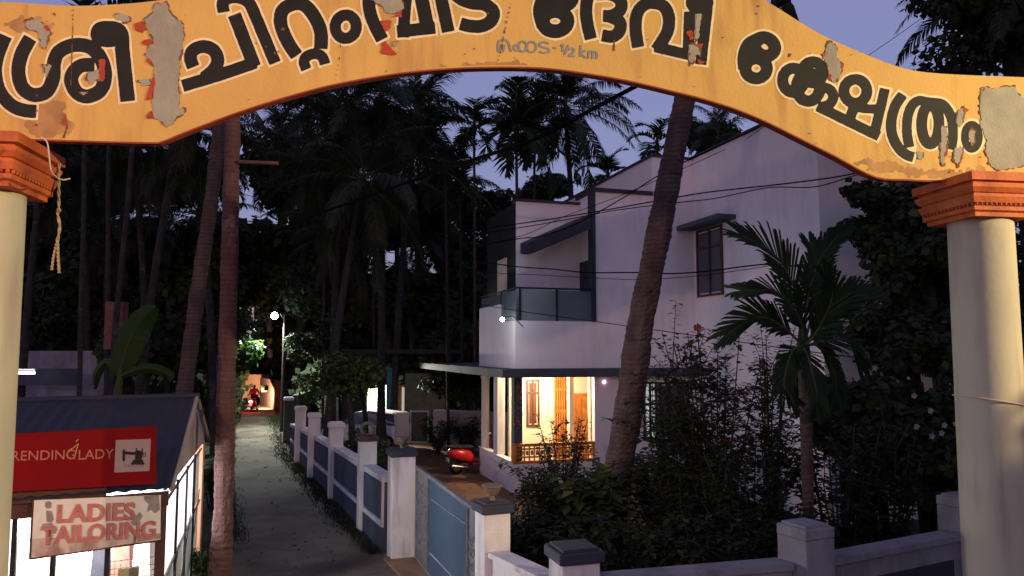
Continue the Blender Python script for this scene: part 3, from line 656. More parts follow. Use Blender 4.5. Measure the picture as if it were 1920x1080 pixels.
# window with L-shaped chajja on the side of the wing
wb1, wz0 = hs(1310, 557, AI); wb0, _ = hs(1358, 552, AI); _, wz1 = hs(1334, 426, AI)
wz0 = hs(1334, 555, AI)[1]
def window(name, pos, dirv, outv, w_, z0, z1, cols, transom, parent, frame_m=M_WOOD, pane_m=M_GLASS, fw=.07, label=None):
    """pos: left-bottom at wall face (z ignored); dirv along, outv outward"""
    pos = Vector(pos); f = MB()
    def bx(mb, s0, s1, za, zb, o0, o1):
        P = [pos + dirv * s + outv * o for s, o in ((s0, o0), (s1, o0), (s1, o1), (s0, o1))]
        mb.hexa([Vector((p.x, p.y, za)) for p in P], [Vector((p.x, p.y, zb)) for p in P])
    bx(f, 0, fw, z0, z1, -.02, .06); bx(f, w_ - fw, w_, z0, z1, -.02, .06)
    bx(f, fw, w_ - fw, z0, z0 + fw, -.02, .058); bx(f, fw, w_ - fw, z1 - fw, z1, -.02, .058)
    xs = [fw + (w_ - 2 * fw) * k / cols for k in range(cols + 1)]
    zs = [z0 + fw] + ([z0 + (z1 - z0) * transom] if transom else []) + [z1 - fw]
    for x in xs[1:-1]: bx(f, x - .03, x + .03, z0 + fw, z1 - fw, -.02, .05)
    for z in zs[1:-1]: bx(f, fw, w_ - fw, z - .035, z + .035, -.02, .054)
    win = obj(name, f, frame_m, parent, label=label)
    for i in range(cols):
        for j in range(len(zs) - 1):
            pmb = MB(); bx(pmb, xs[i] + .031, xs[i + 1] - .031, zs[j] + .036, zs[j + 1] - .036, .0, .012)
            po = obj('pane', pmb, pane_m, None); po.parent = win
            po.matrix_parent_inverse = win.matrix_parent_inverse.copy() if False else Matrix.Translation(-win.matrix_basis.translation)
            po.matrix_parent_inverse = Matrix.Identity(4) if not parent else Matrix.Identity(4)
    return win
# parent chain: window's basis is identity in world space, so identity inverse is exact
window('window', H(AI, wb1, 0), -S, -U, abs(wb1 - wb0), wz0, wz1, 2, .72, house)
cz = hf(1357, 412, -4)[1]
bn, cz = hs(1380, 402, AI); _, czl = hs(1380, 415, AI)
# outer corner of the sunshade
p = on_plane(1335, 403, (0, 0, cz), Vector((0, 0, 1)))
dep = min(1.0, max(.45, -(p - H(AI, 0, 0)).dot(U)))
bf = wb1 + .9
hbox('chajja', AI - dep, AI - .003, bn, bf, cz - .13, cz, M_SLATE, house)

# ground floor
# side of the porch: half wall
hbox('porch_wall', 0, .16, .16, 4.0, -.05, .84, M_WHITE, house)
hbox('porch_wall', 0, 2.44, 0, .157, -.05, .84, M_WHITE, house)
mb = MB(); hb(mb, .16, 2.44, .157, 3.98, -.05, .42); obj('porch_floor', mb, M_CREAM, house)
hbox('wall_cap', -.03, .19, .19, 4.03, .84, .875, M_WHITE, house)
# wooden pierced balustrade over the front half wall
bal = MB(); zb0, zb1 = .842, 1.40
hb(bal, -.02, 2.45, .02, .13, zb0, zb0 + .07); hb(bal, -.02, 2.45, .015, .135, zb1 - .08, zb1)
hb(bal, -.02, 2.45, .03, .12, zb0 + .16, zb0 + .2); hb(bal, -.02, 2.45, .03, .12, zb1 - .17, zb1 - .13)
for k in range(17):
    a = .0 + 2.42 * k / 16; wd = .05 if k in (0, 16) else .022
    hb(bal, a - .018, a - .018 + wd, .04, .11, zb0 + .072, zb1 - .083)
for k in range(16):
    a = .075 + 2.42 * k / 16
    hb(bal, a - .035, a + .035, .05, .10, zb0 + .235, zb1 - .20)
obj('balustrade', bal, M_TEAK, house)
hbox('balustrade_end', -.02, .05, .0, .30, .845, 1.41, M_TEAK, house)
# porch columns
hbox('corner_pillar', .02, .27, .17, .46, .842, 3.29, M_SLATE, house)
hbox('porch_pillar', .02, .26, 1.9, 2.35, .877, 3.29, M_WHITED, house)
mb = MB(); b_ = 3.72; c = H(.12, b_, 0)
mb.lathe(c, [(.17, -.02), (.17, .25), (.135, .3), (.13, 3.1), (.16, 3.15), (.16, 3.29)], 24); obj('round_column', mb, M_PINKW, house, smooth=True)
for px in (1072, 1111):
    a, _ = hf(px, 760, .25 if px > 1100 else 1.1); b = .25 if px > 1100 else 1.1
    hbox('porch_pillar', a - .07, a + .07, b, b + .2, .42, 3.29, M_CREAM, house, label='slim cream pillar in the lit porch')
# back wall of the porch at b = 2.4, with window, grille and door
BK = 2.6
hbox('porch_back_wall', .62, 4.0, BK, BK + .2, .42, 3.29, M_CREAM, house)
hbox('front_wall', 2.44, AI - .004, 0, .2, -.1, 3.29, M_WHITE, house)
hbox('porch_ceiling', .03, 2.44, .2, BK, 3.27, 3.287, M_CREAM, house)
def hwin(px0, px1, py0, py1, b, cols, tr_, name='window', fm=M_WOOD, pm=M_GLASS, label=None, fw=.06):
    a0, zb_ = hf(px0, py1, b); a1, _ = hf(px1, py1, b); _, zt_ = hf(px1, py0, b)
    return window(name, H(a0, b, 0), U, -S, a1 - a0, zb_, zt_, cols, tr_, house, fm, pm, fw, label)
hwin(987, 1011, 712, 800, BK, 2, .72, pm=mat('shutter', (.10, .035, .018), .6))
# open timber grille of slender bars
a0, zb_ = hf(1040, 838, BK); a1, _ = hf(1066, 838, BK); gr_ = MB()
hb(gr_, a0, a1, BK - .06, BK - .02, .44, .62)
for z in (1.35, 2.05, 2.75, 3.18): hb(gr_, a0, a1, BK - .055, BK - .015, z, z + .09)
for k in range(7):
    a = a0 + (a1 - a0) * k / 6; hb(gr_, a - .022, a + .022, BK - .07, BK - .03, .62, 3.2)
obj('timber_grille', gr_, M_TEAK, house)
hbox('grille_backing', a0, a1, BK - .012, BK - .004, .44, 3.2, mat('dark_inside', (.05, .025, .012), .8), house)
# door
a0, zb_ = hf(1078, 835, BK); a1, zt_ = hf(1104, 741, BK)
mb = MB(); hb(mb, a0, a1, BK - .05, BK - .01, .44, zt_); dr = obj('door', mb, M_TEAK, house)
for i in range(2):
    for j in range(3):
        mb = MB(); w1 = (a1 - a0) / 2; h1 = (zt_ - .5) / 3
        hb(mb, a0 + w1 * i + .05, a0 + w1 * (i + 1) - .05, BK - .07, BK - .052, .5 + h1 * j + .07, .5 + h1 * (j + 1) - .07)
        o = obj('door_panel', mb, M_TEAK); o.parent = dr
mb = MB(); hb(mb, a0 - .07, a0, BK - .08, BK - .01, .44, zt_ + .07); hb(mb, a1, a1 + .07, BK - .08, BK - .01, .44, zt_ + .07); hb(mb, a0, a1, BK - .08, BK - .01, zt_, zt_ + .07)
obj('door_frame', mb, M_TEAK, house)
# two dark grille windows right of the trunk, with bright panes
LIT = mat('lit_pane', (.5, .5, .5), .5, 0, 1, emit=((.9, .95, 1.0), .45))
a0, z0w = hf(1207, 826, 0); a1, _ = hf(1232, 826, 0); _, z1w = hf(1232, 716, 0)
win = window('window', H(a0, 0, 0), U, -S, a1 - a0, z0w, z1w, 2, .62, house, mat('black_frame', (.02, .015, .012), .6), LIT, .04, 'lit window with a white grille')
gl = MB()
for k in range(9): z = z0w + .06 + (z1w - z0w - .1) * k / 8; hb(gl, a0 + .05, a1 - .05, -.05, -.035, z, z + .018)
for k in range(4): a = a0 + .05 + (a1 - a0 - .1) * k / 3; hb(gl, a, a + .016, -.065, -.052, z0w, z1w)
gg = obj('window_grille', gl, M_STEEL, house)
a0, z0w = hf(1236, 828, 0); a1, _ = hf(1292, 828, 0); _, z1w = hf(1292, 716, 0)
window('window', H(a0, 0, 0), U, -S, min(a1, AI - .02) - a0, z0w, z1w, 3, .62, house, mat('black_frame', (.02, .015, .012), .6), M_GLASS, .06)
mb = MB(); ld = Vector(H(2.75, -.02, hf(1138, 716, 0)[1])); mb.ball(ld, .045, 10, 7); obj('indicator_light', mb, mat('pink_lamp', (1, .6, .8), .4, 0, 1, emit=((1, .55, .8), 6)), house)
# drain pipe and small vent on the wing
mb = MB(); mb.tube([H(AI - .05, -5.9, -.2), H(AI - .05, -5.9, 9.5)], .035, 8)
# golden creeper garland in the porch corner: hangs on the corner pillar
mb = MB()
for k in range(120):
    t = random.random(); p = H(.145 + random.gauss(0, .05), .14, 3.1 - 1.3 * t) + Vector((random.gauss(0, .03), -.03 - random.random() * .05, 0)); q = Vector([random.gauss(0, 1) for _ in range(3)]).normalized(); r_ = q.cross(Vector((0, 0, 1))).normalized()
    mb.add([p, p + q * .05 + r_ * .018, p + q * .08, p + q * .05 - r_ * .018], [(0, 1, 2, 3)])
tag(obj('hanging_garland', mb, mat('gold_leaf', (.45, .22, .06), .4, metal=.4), fix=False), 'coppery dried garland hanging on the dark porch corner pillar', 'garland')

# warm ceiling lamp of the porch
lamp = thing('ceiling_lamp', 'warm glowing ceiling lamp under the porch roof of the white house', 'lamp', tuple(H(1.45, 1.3, 3.2)))
mb = MB(); mb.lathe(H(1.45, 1.3, 3.2), [(.14, .06), (.14, .03), (.12, .0)], 20); obj('lamp_base', mb, M_WHITE, lamp)
mb = MB(); mb.lathe(H(1.45, 1.3, 3.2), [(.01, -.075), (.07, -.06), (.11, -.01), (.11, -.002)], 20); obj('lamp_glass', mb, mat('lamp_warm', (1, .85, .6), .4, 0, 1, emit=((1, .68, .32), 12)), lamp)
def plight(name, loc, col, W, r=.1, typ='POINT', spot=None, rot=None, parent=None, blend=.6):
    l = bpy.data.lights.new(name, typ); l.energy = W; l.color = col; l.shadow_soft_size = r
    if typ == 'SPOT': l.spot_size = R(spot); l.spot_blend = blend
    o = bpy.data.objects.new(name, l); COL.objects.link(o); o.location = loc
    if rot: o.rotation_euler = rot
    return o
bw, zw = hs(942, 600, 0)
wl = thing('wall_lamp', 'added small white lamp on a bracket, brightening the side parapet of the balcony', 'lamp', tuple(on_plane(942, 599, C0 - U * .6, U)))  # added lamp, placed where the glass only mirrors the street lamp
LP_ = on_plane(942, 599, C0 - U * .6, U); bw = (LP_ - C0).dot(S); zw = LP_.z
mb = MB(); mb.tube([H(-.003, bw, zw - .2), H(-.3, bw, zw + .1), H(-.6, bw, zw + .06)], .015, 6); obj('bracket', mb, M_STEEL, wl)
mb = MB(); mb.ball(H(-.6, bw, zw), .06, 12, 8); obj('bulb', mb, M_LAMPW, wl)
plight('added_wall_light', H(-1.0, bw + .4, zw - .05), (1, 1, .90), 24, .1)  # added light to brighten the side wall evenly
plight('porch_light', H(1.45, 1.3, 3.05), (1, .74, .44), 430, .1)

# ================================================================ COMPOUND WALL ALONG THE LANE
def post(x, y, z, wd, cap_m, shaft_m, label, group=None, lampc=False, name='gate_post', cat='post', rz=.35, capk=1.0):
    t = thing(name, label, cat, (x, y, 0), group)
    mb = MB(); mb.box((x, y, (z - .12) / 2 - .1), (wd, wd, z - .12 + .2), rz, .008); obj('shaft', mb, shaft_m, t)
    mb = MB(); cw = wd * 1.18 * capk
    mb.box((x, y, z - .06), (cw, cw, .12), rz, .012); mb.box((x, y, z + .012), (cw * .8, cw * .8, .03), rz); obj('cap', mb, cap_m, t)
    if lampc:
        mb = MB(); mb.lathe((x, y, z), [(.04, .02), (.03, .09), (.06, .10), (.09, .14), (.13, .21), (.15, .22), (.15, .24), (.11, .245)], 18)
        obj('lamp_holder', mb, mat('urn_stone', (.17, .13, .11), .9, .2, 8, .4, 40), t, smooth=False)
    return t
def Lx(Y): return -2.48 - .42 * (Y - 15.1)
seg_posts = [(15.0, -2.18, 2.08, .46), (17.3, Lx(17.3) + .1, 2.10, .38), (20.9, Lx(20.9) + .05, 2.05, .36), (24.4, Lx(24.4), 2.02, .36), (27.6, Lx(27.6), 2.0, .36)]
def lane_wall():
    t = thing('compound_wall', 'low slate blue compound wall with white frames running along the lane', 'wall', (Lx(22), 22, 0))
    Ys = [15.3, 17.3, 20.9, 24.4, 27.6, 30.2]
    def top(Y): return np.interp(Y, [15, 20.9, 24.4, 27.6, 30.2], [1.50, 1.42, 1.33, 1.25, 1.15])
    nrm = Vector((-1, -.42, 0)).normalized(); 
    core = MB(); cap = MB()
    for i in range(len(Ys) - 1):
        a, b = Ys[i], Ys[i + 1]
        A, B = Vector((Lx(a), a, 0)), Vector((Lx(b), b, 0))
        def q(mb, z0a, z1a, z0b, z1b, o0, o1, s0=0, s1=1):
            P = A.lerp(B, s0); Q = A.lerp(B, s1)
            za0 = z0a + (z0b - z0a) * s0; zb0 = z0a + (z0b - z0a) * s1; za1 = z1a + (z1b - z1a) * s0; zb1 = z1a + (z1b - z1a) * s1
            mb.hexa([P + nrm * o1 + Vector((0, 0, za0)), Q + nrm * o1 + Vector((0, 0, zb0)), Q + nrm * o0 + Vector((0, 0, zb0)), P + nrm * o0 + Vector((0, 0, za0))],
                    [P + nrm * o1 + Vector((0, 0, za1)), Q + nrm * o1 + Vector((0, 0, zb1)), Q + nrm * o0 + Vector((0, 0, zb1)), P + nrm * o0 + Vector((0, 0, za1))])
        ta, tb = top(a), top(b)
        q(core, -.2, ta - .11, -.2, tb - .11, -.2, 0)
        q(cap, ta - .11, ta, tb - .11, tb, -.24, .05)
        m = MB(); q(m, .50, .60, .46, .56, .002, .045); obj('white_band', m, M_WHITED, t)
        for s in (0.0,):
            m = MB(); q(m, .602, ta - .112, .562, tb - .112, .002, .045, s, s + .09 / (B - A).length); obj('white_stile', m, M_WHITED, t)
            m = MB(); w0, w1 = s + .1 / (B - A).length, s + 1 - .03 / (B - A).length
            q(m, .63, ta - .15, .59, tb - .15, .002, .018, w0, w1); obj('wall_panel', m, M_SLATE, t)
        m = MB(); q(m, -.2, .498, -.2, .458, .002, .03); obj('plinth', m, M_SLATE, t)
    obj('core', core, M_SLATE, t); obj('coping', cap, M_WHITED, t)
lane_wall()
lab = ['tall white gate post with dark cap and stone urn lamp, left of the blue gate', 'first short white post with brown cap up the lane behind the gate post', 'second white post along the lane wall, pinkish top lit', 'third white post along the lane wall', 'farthest white post where the lane wall ends']
for i, (Y, x, z, wd) in enumerate(seg_posts):
    post(x, Y, z, wd, M_NAVY if i == 0 else (M_BARK if i == 1 else M_PINKW), M_WHITED if i == 0 else M_PINKW, lab[i], 'white posts of the compound wall', lampc=(i in (0,)))
# round stone ornament on the first short post
mb = MB(); x, Y = seg_posts[1][1], 17.3
q = [(x + .14 * math.cos(t), Y, 2.24 + .14 * math.sin(t)) for t in [2 * math.pi * k / 20 for k in range(21)]]
mb.tube(q, .04, 8, caps=False)
tag(obj('ring_ornament', mb, mat('urn_stone', (.32, .25, .2), .9)), 'round stone ring ornament standing on the brown capped post', 'ornament')
# far side posts of gate, then wall towards the camera
M_SHADEDW0 = mat('shaded_white', (.24, .225, .25), .9, .12, 2, .4, 30, dirt=(.11, .105, .10), dscale=1.5)  # darker copy of the weathered white: weak lamp light put into its colour
P1 = Vector((-2.18, 15.0, 0)); P2 = Vector((-.27, 10.6, 0)); P3 = Vector((.66, 8.16, 0)); P4 = Vector((3.24, 8.45, 0)); P5 = Vector((5.85, 9.85, 0)); P6 = Vector((9.5, 12.0, 0))
post(P2.x, P2.y, 1.92, .38, M_NAVY, M_WHITED, 'white gate post with dark cap and urn lamp, right of the blue gate', 'white posts of the compound wall', True, rz=.4, capk=1.05)
post(P3.x, P3.y, 1.93, .42, M_NAVY, M_WHITED, 'white corner post with broad dark cap at the bottom edge', 'white posts of the compound wall', False, rz=.3, capk=1.02)
post(P4.x, P4.y, 2.10, .42, M_SHADEDW0, M_SHADEDW0, 'white post of the boundary wall under the slim areca palm', 'white posts of the compound wall', False, rz=.45, capk=.87)
post(P5.x, P5.y, 2.14, .46, M_SHADEDW0, M_SHADEDW0, 'white post of the boundary wall beside the right arch pillar', 'white posts of the compound wall', False, rz=.45, capk=.87)
post(P6.x, P6.y, 2.14, .46, M_SHADEDW0, M_SHADEDW0, 'last white post of the boundary wall beyond the right arch pillar', 'white posts of the compound wall', False, rz=.45, capk=.87)
M_SHADEDW = mat('shaded_white', (.24, .225, .25), .9, .12, 2, .4, 30, dirt=(.11, .105, .10), dscale=1.5)
def wall_run(A, B, za, zb, label, panels=1, frame_w=.2):
    d = (B - A).normalized(); n = Vector((d.y, -d.x, 0)); Lh = (B - A).length
    t = thing('boundary_wall', label, 'wall', tuple((A + B) / 2), 'white framed boundary walls')
    def q(mb, s0, s1, z0, z1, o0, o1, zz=True):
        P = A + d * s0; Q = A + d * s1
        f = lambda s: za + (zb - za) * s / Lh
        t0, t1 = (f(s0), f(s1)) if zz else (0, 0)
        mb.hexa([P + n * o1 + Vector((0, 0, z0 + (t0 if z0 > -5 and zz == 2 else 0))), Q + n * o1 + Vector((0, 0, z0)), Q + n * o0 + Vector((0, 0, z0)), P + n * o0 + Vector((0, 0, z0))],
                [P + n * o1 + Vector((0, 0, t0 + z1)), Q + n * o1 + Vector((0, 0, t1 + z1)), Q + n * o0 + Vector((0, 0, t1 + z1)), P + n * o0 + Vector((0, 0, t0 + z1))])
    core = MB(); q(core, 0, Lh, -.1, -.07, -.1, .08); obj('core', core, M_SHADEDW if A.x > .5 else M_WHITED, t)
    cap = MB()
    f0, f1 = za - .068, zb - .068
    cap.hexa([A + n * .14 + Vector((0, 0, f0)), B + n * .14 + Vector((0, 0, f1)), B - n * .14 + Vector((0, 0, f1)), A - n * .14 + Vector((0, 0, f0))],
             [A + n * .14 + Vector((0, 0, za)), B + n * .14 + Vector((0, 0, zb)), B - n * .14 + Vector((0, 0, zb)), A - n * .14 + Vector((0, 0, za))])
    obj('coping', cap, M_SHADEDW if A.x > .5 else M_WHITED, t)
    for k in range(panels):
        s0 = frame_w + (Lh - frame_w) * k / panels; s1 = (Lh - frame_w) * (k + 1) / panels
        f = lambda s: za + (zb - za) * s / Lh
        P, Q = A + d * s0, A + d * s1; m = MB()
        m.hexa([P + n * .092 + Vector((0, 0, .3)), Q + n * .092 + Vector((0, 0, .3)), Q + n * .07 + Vector((0, 0, .3)), P + n * .07 + Vector((0, 0, .3))],
               [P + n * .092 + Vector((0, 0, f(s0) - .3)), Q + n * .092 + Vector((0, 0, f(s1) - .3)), Q + n * .07 + Vector((0, 0, f(s1) - .3)), P + n * .07 + Vector((0, 0, f(s0) - .3))])
        obj('wall_panel', m, mat('black_panel', (.025, .032, .045), .7, .2, 2), t)
wall_run(P2 + (P3 - P2) * .07, P3 - (P3 - P2) * .08, 1.30, 1.50, 'short white wall with dark panel between the gate and the corner post', 1)
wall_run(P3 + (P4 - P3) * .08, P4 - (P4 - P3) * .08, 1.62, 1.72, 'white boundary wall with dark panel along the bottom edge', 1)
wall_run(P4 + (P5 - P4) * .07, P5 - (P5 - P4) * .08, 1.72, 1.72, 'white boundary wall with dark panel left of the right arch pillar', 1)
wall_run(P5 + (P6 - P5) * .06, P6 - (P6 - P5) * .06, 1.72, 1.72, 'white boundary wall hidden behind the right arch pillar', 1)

# ---------------------------------------------------------------- gate (one steel leaf in two colours)
def gate():
    A = Vector((-1.84, 14.75, 0)); B = Vector((-.475, 10.7, 0)); d = (B - A).normalized(); n = Vector((d.y, -d.x, 0)); Lg = (B - A).length
    n = -n if n.x > 0 else n            # towards the lane
    t = thing('gate', 'blue sheet steel gate with scrolled side strips and rows of studs', 'gate', tuple((A + B) / 2))
    def ztop(s): return 1.80 + .0 * s / Lg
    def q(s0, s1, za, zb, o0, o1, top=None):
        mb = MB(); P, Q = A + d * s0, A + d * s1; t0, t1 = (ztop(s0), ztop(s1)) if top is not None else (zb, zb)
        if top is not None: t0 += top; t1 += top
        mb.hexa([P + n * o1 + Vector((0, 0, za)), Q + n * o1 + Vector((0, 0, za)), Q + n * o0 + Vector((0, 0, za)), P + n * o0 + Vector((0, 0, za))],
                [P + n * o1 + Vector((0, 0, t0)), Q + n * o1 + Vector((0, 0, t1)), Q + n * o0 + Vector((0, 0, t1)), P + n * o0 + Vector((0, 0, t0))]); return mb
    sL, sR = 1.14, Lg - .49
    obj('frame', q(0, .06, .06, 0, -.03, .03, 0), M_GATEG, t)
    obj('frame', q(Lg - .06, Lg, .06, 0, -.03, .03, 0), M_GATEG, t)
    obj('frame', q(.06, Lg - .06, .06, .12, -.03, .03), M_GATEG, t)
    mb = q(.06, Lg - .06, 0, 0, -.03, .03, 0)
    P, Q = A + d * .06, A + d * (Lg - .06)
    mb = MB(); mb.hexa([P + n * .03 + Vector((0, 0, ztop(0) - .06)), Q + n * .03 + Vector((0, 0, ztop(Lg) - .06)), Q - n * .03 + Vector((0, 0, ztop(Lg) - .06)), P - n * .03 + Vector((0, 0, ztop(0) - .06))],
                       [P + n * .03 + Vector((0, 0, ztop(0))), Q + n * .03 + Vector((0, 0, ztop(Lg))), Q - n * .03 + Vector((0, 0, ztop(Lg))), P - n * .03 + Vector((0, 0, ztop(0)))])
    obj('frame', mb, M_GATEG, t)
    obj('sheet', q(sL, sR, .122, 0, -.012, .012, -.062), M_GATE, t)
    for s0, s1 in ((.06, sL - .002), (sR + .002, Lg - .06)): obj('side_sheet', q(s0, s1, .122, 0, -.012, .0, -.062), M_GATEG, t)
    for s in (sL - .03, sR): obj('stile', q(s, s + .03, .122, 0, .0, .04, -.062), M_GATEG, t)
    # scrollwork on the side strips
    for s0, s1, k in ((.06, sL - .03, 0), (sR + .03, Lg - .06, 1)):
        mb = MB(); w_ = s1 - s0; cols = 3 if k == 0 else 2
        for c in range(cols):
            cs = s0 + w_ * (c + .5) / cols; rr = min(.1, w_ / cols / 2 - .01)
            z = .24
            while z < 1.5:
                pts = []
                for i in range(15):
                    a = i / 14 * 4.6 * (1 if c % 2 else -1) + (0 if int(z * 10) % 2 else 1.5); r_ = rr * (1 - .55 * i / 14)
                    pts.append(A + d * (cs + r_ * math.cos(a)) + n * .03 + Vector((0, 0, z + r_ * math.sin(a))))
                mb.tube(pts, .008, 5); z += 2 * rr
        obj('scrollwork', mb, M_GATEG, t, kind='stuff')
    # studs in two rows
    mb = MB()
    for zr_ in (.42, 1.36):
        for i in range(26):
            s = sL + .12 + (sR - sL - .2) * i / 25; mb.ball(A + d * s + n * .014 + Vector((0, 0, zr_ + .12 * s / Lg)), .013, 6, 4)
    obj('stud_row', mb, M_CHROME, t, kind='stuff')
    # beaded hinge rod next to the left post
    mb = MB(); bp2 = A - d * .05 - n * .0
    mb.tube([bp2 + Vector((0, 0, .05)), bp2 + Vector((0, 0, 1.7))], .018, 8)
    z = .1
    while z < 1.66: mb.ball(bp2 + Vector((0, 0, z)), .032, 8, 5); z += .09
    obj('hinge_rod', mb, mat('brass_rod', (.5, .28, .14), .5, .2, 10, metal=.4), t)
gate()
# concrete threshold under the gate
mb = MB(); A, B = P1, P2; d = (B - A).normalized(); n = Vector((d.y, -d.x, 0)); n = -n if n.x > 0 else n
mb.prism([A + n * .35 + Vector((0, 0, -.1)), B + n * .35 + Vector((0, 0, -.1)), B - n * .3 + Vector((0, 0, -.1)), A - n * .3 + Vector((0, 0, -.1))], (0, 0, .145))
obj('gate_threshold', mb, mat('threshold', (.22, .14, .09), .9, .25, 2, .4, 15), kind='structure')
# ================================================================ STREET LAMPS
def street_lamp(loc, head, label, col, W, sodium=True, h_r=.08, aim=None, cone=40, blend=.5):
    t = thing('street_lamp', label, 'street lamp', tuple(loc)); x, y, _ = loc
    mb = MB(); mb.tube([(x, y, 0), (x, y, head[2] + .1)], [.11, .07], 12); obj('pole', mb, M_STEEL if sodium else M_BARKG, t)
    hd = Vector(head); b = Vector((x, y, head[2] + .05)); d = (Vector((hd.x, hd.y, 0)) - Vector((x, y, 0))); d = d.normalized() if d.length > .01 else Vector((1, 0, 0))
    mb = MB(); mb.tube(smooth_path([b - Vector((0, 0, .3)), b + d * (hd - b).length * .5 + Vector((0, 0, .08)), hd + Vector((0, 0, .1))], 5), .03, 8); obj('arm', mb, M_STEEL, t)
    mb = MB(); mb.box((hd.x, hd.y, hd.z + .08), (.5, .22, .08), math.atan2(d.y, d.x), .02); obj('lamp_head', mb, M_STEEL, t)
    mb = MB(); mb.ball((hd.x, hd.y, hd.z), h_r, 12, 8); obj('bulb', mb, M_LAMPO if sodium else M_LAMPW, t)
    L0 = Vector((hd.x, hd.y, hd.z - h_r - .12))
    if aim: plight('lamp_light', L0, col, W, .12, 'SPOT', cone, (Vector(aim) - L0).to_track_quat('-Z', 'Y').to_euler(), blend=blend)
    else: plight('lamp_light', L0, col, W, .08)
    return t
LA = (15.5, .6, 8.2); LB = (-6.0, -4.5, 7.2)
street_lamp((16.5, .2, 0), LA, 'sodium street lamp at the roadside right of the arch, outside the view', (1, .77, .40), 11500, aim=(1.0, 6.3, 5.4), cone=35, blend=.28)
street_lamp((-7.2, -5.0, 0), LB, 'sodium street lamp behind the viewer on the left, outside the view', (1, .60, .44), 2700, aim=(-6.9, 12.5, 4.2), cone=84, blend=.65)
lp = at_y(515, 592, 38); pb = at_y(533, 640, 38)
street_lamp((pb.x, pb.y, 0), tuple(lp), 'bright white street lamp on a thin pole over the lane', (.90, .97, .86), 4600, False, .18, aim=(lp.x, lp.y - .4, 0), cone=150, blend=.3)

# ================================================================ TAILOR SHOP
FC = Vector((-4.08, 9.0, 0)); FR = Vector((.88, .47, 0)).normalized(); FN = Vector((FR.y, -FR.x, 0)); SD = Vector((-.312, .95, 0)).normalized()
def fp(px, py, off=0.0): return on_plane(px, py, FC + FN * off, FN)
shop = thing('tailor_shop', 'small lit tailoring shop with dark blue metal roof and barred side', 'shop', tuple(FC))
def SH(f, s, z): return FC + FR * f + SD * s + Vector((0, 0, z))     # f<=0 leftwards, s back
def sb(mb, f0, f1, s0, s1, z0, z1): mb.hexa([SH(f0, s0, z0), SH(f1, s0, z0), SH(f1, s1, z0), SH(f0, s1, z0)], [SH(f0, s0, z1), SH(f1, s0, z1), SH(f1, s1, z1), SH(f0, s1, z1)])
def sbox(name, *a, m=None, parent=None, **k): mb = MB(); sb(mb, *a); return obj(name, mb, m, parent, **k)
M_ROOF = mat('roof_blue', (.022, .024, .046), .55, .15, 2, .2, 10, dirt=(.03, .025, .028), dscale=1.5, spec=.1)
for nm, (s0, s1, z0, z1) in {'roof': (-.12, 2.95, 2.42, 3.30), 'roof_back': (2.95, 6.0, 3.30, 2.32)}.items():
    # corrugated sheet: shallow ribs running down the slope
    mb = MB(); n = 44
    for i in range(n + 1):
        f = -3.6 + 3.68 * i / n; dz = .018 if i % 2 else 0
        mb.v += [tuple(SH(f, s0, z0 + dz)), tuple(SH(f, s1, z1 + dz)), tuple(SH(f, s0, z0 + dz - .02)), tuple(SH(f, s1, z1 + dz - .02))]
    for i in range(n): a = i * 4; mb.f += [(a, a + 4, a + 5, a + 1), (a + 2, a + 3, a + 7, a + 6), (a, a + 2, a + 6, a + 4), (a + 1, a + 5, a + 7, a + 3)]
    obj('roof', mb, M_ROOF, shop)
mb = MB(); mb.tube([SH(-3.6, 2.95, 3.31), SH(.1, 2.95, 3.31)], .05, 8); obj('ridge_cap', mb, M_ROOF, shop)
mb = MB(); mb.prism([SH(.0, -.05, 2.38), SH(.0, 5.9, 2.30), SH(.0, 2.95, 3.26)], tuple(-FR * .04)); obj('gable', mb, mat('gable_sheet', (.30, .24, .25), .8, .12, 2, dirt=(.18, .13, .13), dscale=2), shop)
mb = MB(); mb.tube([SH(.06, 2.95, 3.3), SH(.06, 6.0, 2.3)], .035, 6); mb.tube([SH(.06, -.12, 2.4), SH(.06, 2.95, 3.3)], .03, 6); obj('verge_trim', mb, mat('verge', (.25, .20, .19), .8), shop)
sbox('front_beam', -3.5, .02, -.06, .04, 2.20, 2.36, m=M_WOOD, parent=shop)
sbox('fascia', -3.5, -.62, -.10, -.05, 2.365, 2.55, m=M_WOOD, parent=shop)
sbox('corner_post', -.10, -.01, -.05, .04, 0, 2.2, m=M_WOOD, parent=shop)
sbox('back_wall', -3.5, 0, 5.75, 5.85, 0, 2.3, m=M_WHITE, parent=shop)
sbox('left_wall', -3.5, -3.42, 0, 5.75, 0, 2.3, m=M_WHITE, parent=shop)
sbox('floor', -3.42, -.0, .0, 5.75, .0, .06, m=M_CREAM, parent=shop)
sbox('orange_pillar', -.16, .0, 5.45, 5.75, 0, 2.28, m=mat('salmon_wall', (.55, .27, .17), .8, .1, 2), parent=shop)
sbox('shelf_wall', -3.4, -.4, 3.2, 3.26, .06, 2.25, m=M_WHITE, parent=shop)
